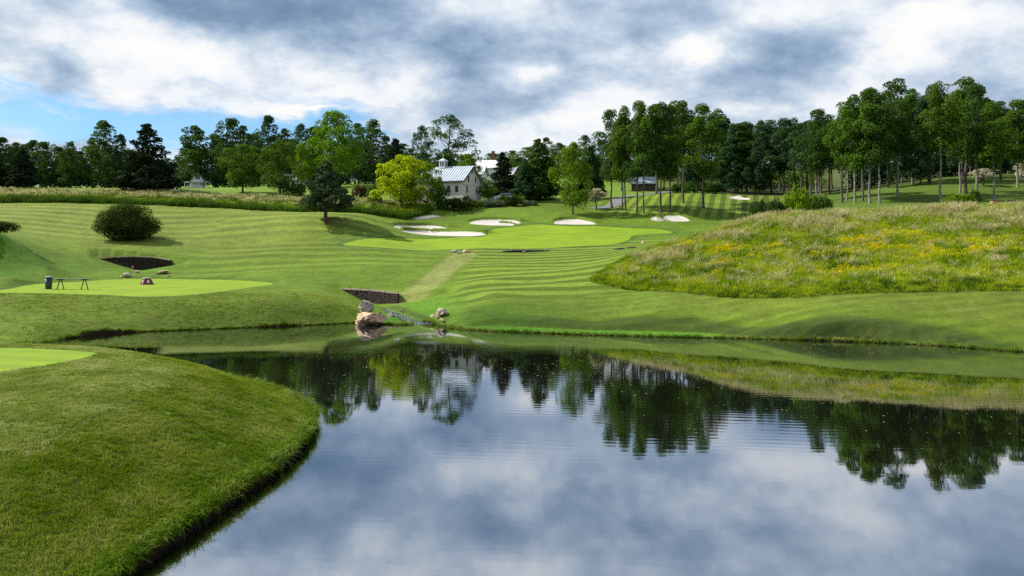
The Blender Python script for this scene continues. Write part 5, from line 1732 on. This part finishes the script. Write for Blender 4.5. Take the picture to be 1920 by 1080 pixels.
# orange box behind the meadow mound
YB_ = hit(1864, 384, 76); YY = YB_[1]; k = YY / FPX
root = empty('orange_box', (tx(1864, YY), YY, H1(tx(1864, YY), YY)), 'small orange wooden box at the foot of a trunk behind the meadow', 'box')
ORG = simple_mat('orange_wood', (0.55, 0.22, 0.04), (0.42, 0.15, 0.03), 5, 0.7)
top = HC + (HY - 377.5) / FPX * YY - root.location.z
mb = MB(); mb.box((0, 0, top / 2 - 0.04), (9 * k, 8 * k, top)); mb.build('box_body', ORG, root)
mb = MB(); mb.box((0, 0, top - 0.01), (11.5 * k, 10 * k, 0.06)); mb.build('lid', simple_mat('tan_lid', (0.5, 0.34, 0.2), (0.4, 0.26, 0.15), 5, 0.7), root)

# ------------------------------------------------------------------ cart path (draped strips)
ASPH = simple_mat('worn_asphalt', (0.16, 0.16, 0.175), (0.11, 0.11, 0.12), 2.0, 0.9)


def strip(name, pix, w, mat, y0=60):
    P = [hit(px, py, y0) for px, py in pix]
    P = catmull([p for p in P if p], 8, closed=False)
    V, Fq = [], []
    for i, p in enumerate(P):
        a = P[max(0, i - 1)]; b = P[min(len(P) - 1, i + 1)]
        d = (b - a) / (np.hypot(*(b - a)) + 1e-9); nn = np.array([-d[1], d[0]])
        for k in np.linspace(-1, 1, 5):
            q = p + nn * k * w / 2; V.append((q[0], q[1], H1(*q) + 0.06))
    for i in range(len(P) - 1):
        for k in range(4):
            a = i * 5 + k; Fq.append((a, a + 1, a + 6, a + 5))
    return tag(add_mesh(name, V, Fq, mat, smooth=True), kind='structure')


strip('cart_path', [(1110, 391), (1130, 389.5), (1146, 386.5), (1158, 379), (1160, 372), (1178, 368.5), (1205, 365), (1235, 362), (1262, 359.5)], 2.3, ASPH)
strip('cart_path', [(778, 410), (790, 409), (805, 407.5), (822, 405)], 1.6, ASPH)
strip('cart_path', [(700, 381), (720, 379.5), (745, 379), (775, 379), (812, 381)], 2.2, simple_mat('pale_gravel', (0.34, 0.36, 0.35), (0.26, 0.28, 0.27), 2, 0.9))
strip('woodland_path', [(1368, 350), (1420, 351.5), (1480, 353), (1530, 352)], 1.6, simple_mat('pale_dirt', (0.30, 0.24, 0.17), (0.2, 0.15, 0.1), 2, 0.9))

# ------------------------------------------------------------------ buildings
WBOARD, t = newmat('whitewashed_boards')
b = t.node('ShaderNodeBsdfPrincipled'); tc = t.node('ShaderNodeTexCoord').outputs['Object']
x_, y_, z_ = t.xyz(tc)
wv = t.m('SINE', t.m('MULTIPLY', t.m('ADD', x_, y_), 26.0)); nz_ = t.noise(tc, 1.2, 6, 0.65)
c = t.mix(t.ss(nz_, 0.3, 0.75), (0.66, 0.65, 0.60), (0.50, 0.49, 0.45)); c = t.mix(t.ss(wv, 0.86, 0.98, 0.0, 0.4), c, (0.30, 0.30, 0.28))
t.link(c, b.inputs['Base Color']); b.inputs['Roughness'].default_value = 0.8; finish(t, b)
TIN = simple_mat('pale_tin_roof', (0.40, 0.46, 0.53), (0.32, 0.38, 0.45), 0.9, 0.55, metal=0.1, spec=0.4)
SEAM = simple_mat('roof_seam', (0.30, 0.36, 0.45), (0.25, 0.31, 0.4), 2, 0.5)
DARKG = simple_mat('dark_glass', (0.015, 0.02, 0.028), (0.02, 0.028, 0.038), 3, 0.15, spec=0.5)
FRAME = simple_mat('window_frame_grey', (0.10, 0.11, 0.12), (0.08, 0.085, 0.09), 3, 0.7)
TRIMD = simple_mat('dark_trim', (0.10, 0.09, 0.085), (0.07, 0.06, 0.055), 3, 0.8)
BRICK = simple_mat('red_brick', (0.20, 0.10, 0.08), (0.14, 0.065, 0.05), 6, 0.9)
WALLW = simple_mat('white_siding', (0.70, 0.71, 0.72), (0.62, 0.63, 0.64), 2, 0.7)
SLATE = simple_mat('grey_slate', (0.22, 0.25, 0.29), (0.16, 0.18, 0.22), 2, 0.7)
STONEW = simple_mat('brown_stone_wall', (0.10, 0.08, 0.065), (0.05, 0.042, 0.038), 4, 0.9)
PALER = simple_mat('pale_roof', (0.62, 0.61, 0.66), (0.54, 0.54, 0.6), 2, 0.6)


def gable_house(name, corner, ang, L, Wd, zb, ze, zr, wall, roof, label, cat='house', wins=(), seams=0.0, over=0.35, thick=0.10, group=None, windark=None):
    """corner = near corner in plan; local +x runs along the long wall (heading ang), local +y along the gable wall.
    wins: (side, u, z0, w, h) side 'long' (y=0) or 'gable' (x=0)"""
    root = empty(name, (corner[0], corner[1], zb), label, cat, group, rz=ang)
    h1, h2 = ze - zb, zr - zb
    mb = MB()
    v = [(0, 0, -1.5), (L, 0, -1.5), (L, Wd, -1.5), (0, Wd, -1.5), (0, 0, h1), (L, 0, h1), (L, Wd, h1), (0, Wd, h1), (0, Wd / 2, h2 - 0.05), (L, Wd / 2, h2 - 0.05)]
    mb.add(v, [(0, 1, 5, 4), (2, 3, 7, 6), (0, 4, 8, 7, 3), (1, 2, 6, 9, 5)])
    mb.build('wall', wall, root)
    sl = (h2 - h1) / (Wd / 2)
    rf = MB()
    for s in (0, 1):
        y0, y1 = (-over, Wd / 2) if s == 0 else (Wd + over, Wd / 2)
        z0, z1 = h1 - over * sl, h2
        P = [(-over, y0, z0), (L + over, y0, z0), (L + over, y1, z1), (-over, y1, z1)]
        rf.hexa(P + [(p[0], p[1], p[2] + thick) for p in P])
    ro = rf.build('roof', roof, root)
    if seams:
        sm = MB(); x = 0
        n = int((L + 2 * over) / seams)
        for i in range(n + 1):
            x = -over + i * (L + 2 * over) / n
            for y0, y1 in ((-over, Wd / 2), (Wd + over, Wd / 2)):
                z0, z1 = h1 - over * sl + thick, h2 + thick
                sm.hexa([(x - .02, y0, z0 + .001), (x + .02, y0, z0 + .001), (x + .02, y1, z1 + .001), (x - .02, y1, z1 + .001), (x - .02, y0, z0 + .05), (x + .02, y0, z0 + .05), (x + .02, y1, z1 + .05), (x - .02, y1, z1 + .05)])
        so = sm.build('roof_seams', SEAM, ro); so['kind'] = 'stuff'
    fb = MB()
    for y0 in (-over - 0.02,):
        fb.box((L / 2, y0, h1 - over * sl - 0.02), (L + 2 * over, 0.04, 0.16))
    for y0, y1 in ((-over, Wd / 2), (Wd + over, Wd / 2)):
        z0, z1 = h1 - over * sl, h2
        xx = -over - 0.02
        fb.hexa([(xx - .03, y0, z0 - .10), (xx + .015, y0, z0 - .10), (xx + .015, y1, z1 - .10), (xx - .03, y1, z1 - .10), (xx - .03, y0, z0 + thick), (xx + .015, y0, z0 + thick), (xx + .015, y1, z1 + thick), (xx - .03, y1, z1 + thick)])
    fb.build('fascia', TRIMD, root)
    for side, u, z0, w, h in wins:
        z0 -= zb
        f, p = MB(), MB()
        if side == 'long':
            B_ = lambda cx, cz, sx, sz, d: ((cx, -d, cz), (sx, 0.08, sz))
        else:
            B_ = lambda cx, cz, sx, sz, d: ((-d, cx, cz), (0.08, sx, sz))
        for cx, cz, sx, sz in ((u - w / 2, z0 + h / 2, 0.07, h + .14), (u + w / 2, z0 + h / 2, 0.07, h + .14), (u, z0, w, 0.08), (u, z0 + h, w, 0.08), (u, z0 + h / 2, w, 0.04)):
            f.box(*B_(cx, cz, sx, sz, 0.03))
        p.box(*B_(u, z0 + h / 2, w, h, -0.02))
        fo = f.build('window', FRAME, root); po = p.build('pane', DARKG, fo)
    return root


c0 = (tx(868, 124), 124.0); c1 = (tx(902, 130), 130.0)
Wd = math.hypot(c1[0] - c0[0], c1[1] - c0[1]); gdir = math.atan2(c1[1] - c0[1], c1[0] - c0[0])
# local +y along the gable => +x heading = gdir - 90deg points right/front; we want the long wall to run left: mirror by using heading gdir+90 with y flipped
root = empty('barn', (c0[0], c0[1], 10.4), 'white boarded barn with pale standing seam roof and a cupola', 'barn', rz=gdir)
# local frame: +x along the gable wall, +y along the long wall (to the left and back)
Lb = 8.0; h1 = 14.9 - 10.4; h2 = 17.2 - 10.4; ov = 0.32; th = 0.10
mb = MB()
mb.add([(0, 0, -1.5), (Wd, 0, -1.5), (Wd, Lb, -1.5), (0, Lb, -1.5), (0, 0, h1), (Wd, 0, h1), (Wd, Lb, h1), (0, Lb, h1), (Wd / 2, 0, h2 - .05), (Wd / 2, Lb, h2 - .05)],
       [(0, 4, 7, 3), (1, 2, 6, 5), (0, 1, 5, 8, 4), (2, 3, 7, 9, 6)])
mb.build('wall', WBOARD, root)
mb = MB(); mb.box((Wd / 2, -0.012, h1 - 0.75), (Wd, 0.03, 0.05)); mb.build('wall_band', FRAME, root)
sl = (h2 - h1) / (Wd / 2); rf, sm = MB(), MB()
ra, rb = (-ov, Wd / 2), (Wd + ov, Wd / 2)
for x0, x1 in (ra, rb):
    z0, z1 = h1 - ov * sl, h2
    P = [(x0, -ov, z0), (x0, Lb + ov, z0), (x1, Lb + ov, z1), (x1, -ov, z1)]
    rf.hexa(P + [(p[0], p[1], p[2] + th) for p in P])
    n = 19
    for i in range(n + 1):
        yy = -ov + 0.03 + i * (Lb + 2 * ov - 0.06) / n
        sm.hexa([(x0, yy - .025, z0 + th + .002), (x0, yy + .025, z0 + th + .002), (x1, yy + .025, z1 + th + .002), (x1, yy - .025, z1 + th + .002),
                 (x0, yy - .02, z0 + th + .07), (x0, yy + .02, z0 + th + .07), (x1, yy + .02, z1 + th + .07), (x1, yy - .02, z1 + th + .07)])
ro = rf.build('roof', TIN, root); so = sm.build('roof_seams', SEAM, ro); so['kind'] = 'stuff'
fb = MB(); fb.box((-ov - .03, Lb / 2, h1 - ov * sl - 0.03), (0.05, Lb + 2 * ov, 0.16))
for x0, x1 in (ra, rb):
    z0, z1 = h1 - ov * sl, h2
    fb.hexa([(x0, -ov - .05, z0 - .14), (x0, -ov - .005, z0 - .14), (x1, -ov - .005, z1 - .14), (x1, -ov - .05, z1 - .14), (x0, -ov - .05, z0 + th), (x0, -ov - .005, z0 + th), (x1, -ov - .005, z1 + th), (x1, -ov - .05, z1 + th)])
fb.build('fascia', TRIMD, root)


def bwin(side, u, zc, w, h):
    zc -= 10.4
    f, p = MB(), MB()
    def bx(cu, cz, su, sz, d, m_):
        if side == 'long': m_.box((-d, cu, cz), (0.07, su, sz))
        else: m_.box((cu, -d, cz), (su, 0.07, sz))
    for cu, cz, su, sz in ((u - w / 2, zc, .06, h + .12), (u + w / 2, zc, .06, h + .12), (u, zc - h / 2, w, .07), (u, zc + h / 2, w, .07), (u, zc, .035, h), (u, zc, w, .035)):
        bx(cu, cz, su, sz, 0.035, f)
    bx(u, zc, w, h, -0.015, p)
    fo = f.build('window', FRAME, root); p.build('pane', DARKG, fo)


for px in (856.5, 841.2, 826):
    # position along the long wall whose heading is gdir+90
    hx, hy = -math.sin(gdir), math.cos(gdir)
    uu = (px - 960) / FPX; s = (uu * c0[1] - c0[0]) / (hx - uu * hy)
    bwin('long', s, HC + (HY - 354) / FPX * (c0[1] + s * hy), 0.42, 0.86)
gx, gy = math.cos(gdir), math.sin(gdir)
for px, py, w, h in ((875.3, 354.7, 0.34, 0.92), (893.3, 357.3, 0.30, 0.92), (878.3, 335.7, 0.30, 0.84), (891.4, 338, 0.30, 0.84), (884.8, 321.6, 0.30, 0.5)):
    uu = (px - 960) / FPX; s = (uu * c0[1] - c0[0]) / (gx - uu * gy)
    bwin('gable', s, HC + (HY - py) / FPX * (c0[1] + s * gy), w, h)
# cupola on the ridge
hx, hy = -math.sin(gdir), math.cos(gdir)
rx0, ry0 = c0[0] + gx * Wd / 2, c0[1] + gy * Wd / 2
uu = (831 - 960) / FPX; s = (uu * ry0 - rx0) / (hx - uu * hy)
cw = 1.0; zt = h2 - 0.2
cu = MB(); cu.box((Wd / 2, s, zt + 0.65), (cw, cw, 1.2)); cup = cu.build('cupola', WALLW, root)
mb = MB()
P = [(Wd / 2 + a * cw * 0.66, s + b_ * cw * 0.66, zt + 1.25) for a, b_ in ((-1, -1), (1, -1), (1, 1), (-1, 1))]
mb.add(P + [(Wd / 2, s, zt + 1.72)], [(3, 2, 1, 0), (0, 1, 4), (1, 2, 4), (2, 3, 4), (3, 0, 4)]); mb.build('cupola_roof', TIN, cup)
for a, b_ in ((-1, 0), (0, -1)):
    for q in (-0.2, 0.2):
        mb = MB(); mb.box((Wd / 2 + a * (cw / 2 + .01) + (q if a == 0 else 0), s + b_ * (cw / 2 + .01) + (q if b_ == 0 else 0), zt + 0.72), (0.05 if a else 0.24, 0.05 if b_ else 0.24, 0.62)); mb.build('louver', FRAME, cup)
mb = MB(); mb.tube([(Wd / 2, s, zt + 1.65), (Wd / 2, s, zt + 2.4)], [0.03, 0.02], 5); mb.box((Wd / 2, s, zt + 2.15), (0.4, 0.05, 0.08)); mb.build('weather_vane', WALLW, cup)


def hz(py, Y): return HC + (HY - py) / FPX * Y


# cottage on the far lawn (gable to the viewer)
Yc = 158.0
gable_house('cottage', (tx(385.5, Yc), Yc), math.radians(112), 6.0, 28.0 / FPX * Yc, H1(tx(370, Yc), Yc), hz(341, Yc), hz(323.5, Yc), WALLW, SLATE, 'small white gabled cottage with a dark porch at the far left lawn', wins=[('gable', 14.0 / FPX * Yc, hz(336, Yc), .75, .75), ('gable', 15.0 / FPX * Yc, hz(328.5, Yc), .3, .3)])
ct = empty('cottage_porch', (tx(368, Yc - 1.2), Yc - 1.2, 0), 'dark open porch with white posts in front of the white cottage', 'porch')
mb = MB(); mb.hexa([(-2.4, 0, hz(343.5, Yc)), (1.9, 0, hz(343.5, Yc)), (1.9, 1.3, hz(341.5, Yc)), (-2.4, 1.3, hz(341.5, Yc)), (-2.4, 0, hz(342.5, Yc)), (1.9, 0, hz(342.5, Yc)), (1.9, 1.3, hz(340.5, Yc)), (-2.4, 1.3, hz(340.5, Yc))]); mb.build('porch_roof', SLATE, ct)
for xx in (-2.3, -0.9, 0.5, 1.8):
    mb = MB(); mb.box((xx, 0.1, (hz(343.5, Yc) + hz(358, Yc)) / 2), (0.1, 0.1, hz(343.5, Yc) - hz(358, Yc))); mb.build('post', WALLW, ct)
mb = MB(); mb.box((-0.3, 0.05, hz(351, Yc)), (4.2, 0.05, 0.08)); mb.build('rail', WALLW, ct)
mb = MB(); mb.box((-0.4, 1.1, hz(348, Yc)), (3.2, 0.1, 1.3)); mb.build('screen', FRAME, ct)
gable_house('grey_house', (tx(331, 160), 160.0), math.radians(160), 4.2, 3.4, H1(tx(325, 160), 160), hz(346, 160), hz(333, 160), WALLW, SLATE, 'pale house with slate roof half hidden between the large spruce and cottage', wins=[('gable', 1.2, hz(351, 160), .5, .7)])
gable_house('grey_house', (tx(584, 168), 168.0), math.radians(150), 5.5, 4.2, H1(tx(575, 168), 168), hz(339, 168), hz(327, 168), simple_mat('grey_siding', (0.26, 0.30, 0.36), (0.2, 0.23, 0.28), 2, 0.7), SLATE, 'blue grey house behind the top of the blue spruce', wins=[('long', 2.0, hz(344, 168), .6, .8)])
hw = gable_house('white_house', (tx(936, 168), 168.0), math.radians(172), 4.6, 5.0, H1(tx(920, 168), 168), hz(317.5, 168), hz(303, 168), WALLW, PALER, 'large white house with pale roof and brick chimney behind the dense evergreen', wins=[('long', 1.2, hz(324, 168), .5, .8), ('long', 3.0, hz(324, 168), .5, .8)])
mb = MB(); mb.box((0.9, 2.2, hz(297, 168) - H1(tx(920, 168), 168)), (0.62, 0.6, 2.6)); mb.build('chimney', BRICK, hw)
gable_house('white_shed', (tx(913, 158), 158.0), math.radians(165), 2.8, 3.2, H1(tx(905, 158), 158), hz(327, 158), hz(314, 158), WALLW, PALER, 'white outbuilding with a pale roof just right of the barn gable')
gable_house('brick_house', (tx(976, 176), 176.0), math.radians(110), 5.0, 12.0 / FPX * 176, H1(tx(968, 176), 176), hz(323, 176), hz(313.5, 176), BRICK, SLATE, 'red brick house gable with white trim showing between dark trees', wins=[('gable', 6.5 / FPX * 176, hz(321, 176), .4, .6)])
gable_house('dark_house', (tx(1229, 152), 152.0), math.radians(168), 4.2, 4.6, H1(tx(1215, 152), 152), hz(346, 152), hz(334, 152), STONEW, simple_mat('blue_slate', (0.33, 0.38, 0.44), (0.25, 0.3, 0.36), 2, 0.5), 'small dark stone house with blue grey roof behind the tall clump', wins=[('long', 3.4, hz(351, 152), .4, .7)])
# white paddock rails beyond the yellow tree
Yf = 128.0
fr = empty('white_rail_fence', (tx(790, Yf), Yf, 0), 'low white rail fence in the shade beyond the yellow tree', 'fence')
xs = [tx(p, Yf) - tx(790, Yf) for p in (745, 757, 769, 781, 793, 805, 815)]
for xx in xs:
    zz = H1(xx + tx(790, Yf), Yf); mb = MB(); mb.box((xx, 0, zz + 0.42), (0.09, 0.09, 1.1)); mb.build('post', WALLW, fr)
for i in range(len(xs) - 1):
    za, zb = H1(xs[i] + tx(790, Yf), Yf), H1(xs[i + 1] + tx(790, Yf), Yf)
    for h_ in (0.40, 0.80):
        mb = MB(); mb.hexa([(xs[i], -.07, za + h_ - .06), (xs[i + 1], -.07, zb + h_ - .06), (xs[i + 1], -.047, zb + h_ - .06), (xs[i], -.047, za + h_ - .06),
                            (xs[i], -.07, za + h_ + .06), (xs[i + 1], -.07, zb + h_ + .06), (xs[i + 1], -.047, zb + h_ + .06), (xs[i], -.047, za + h_ + .06)]); mb.build('rail', WALLW, fr)
# parked car behind the round shrubs: only its roof shows
Yk = 131.0; X0 = tx(948, Yk); z0 = H1(X0, Yk)
ztop = hz(362.5, Yk)
car = empty('parked_car', (X0, Yk, ztop - 1.45), 'white parked car, its roof showing over the round shrubs', 'car')
CARW = simple_mat('white_car_paint', (0.78, 0.80, 0.84), (0.74, 0.76, 0.8), 1, 0.25, spec=0.6)
prof = [(-2.1, .35), (-2.15, .75), (-1.9, .95), (-1.25, 1.02), (-0.65, 1.42), (0.7, 1.45), (1.45, 1.02), (2.05, .92), (2.15, .6), (2.1, .35)]
mb = MB(); n = len(prof)
mb.add([(x, -0.85, z) for x, z in prof] + [(x, 0.85, z) for x, z in prof], [tuple(range(n)), tuple(range(2 * n - 1, n - 1, -1))] + [(i, (i + 1) % n + 0, (i + 1) % n + n, i + n) for i in range(n)])
mb.build('body', CARW, car)
mb = MB(); gp = [(-1.12, 1.04), (-0.6, 1.36), (0.65, 1.38), (1.3, 1.04)]
mb.add([(x, -0.865, z) for x, z in gp] + [(x, 0.865, z) for x, z in gp], [(0, 1, 2, 3), (7, 6, 5, 4), (0, 4, 5, 1), (1, 5, 6, 2), (2, 6, 7, 3)]); mb.build('side_glass', DARKG, car)
for xx in (-1.35, 1.35):
    for yy in (-0.84, 0.84):
        mb = MB(); mb.tube([(xx, yy - .1, .32), (xx, yy + .1, .32)], [.32, .32], 14); mb.build('wheel', TRIMD, car)
# green utility cabinet among the shrubs
Yu = 127.0; zz = H1(tx(922, Yu), Yu)
uc = empty('utility_cabinet', (tx(923, Yu), Yu, zz), 'small grey green utility cabinet among the silvery round shrubs', 'utility box')
mb = MB(); mb.box((0, 0, .45), (.62, .5, 1.1)); mb.build('cabinet', simple_mat('cabinet_green', (0.16, 0.22, 0.21), (0.13, 0.18, 0.17), 3, 0.6), uc)
mb = MB(); mb.box((0, 0, 1.03), (.68, .56, .06)); mb.build('lid', FRAME, uc)
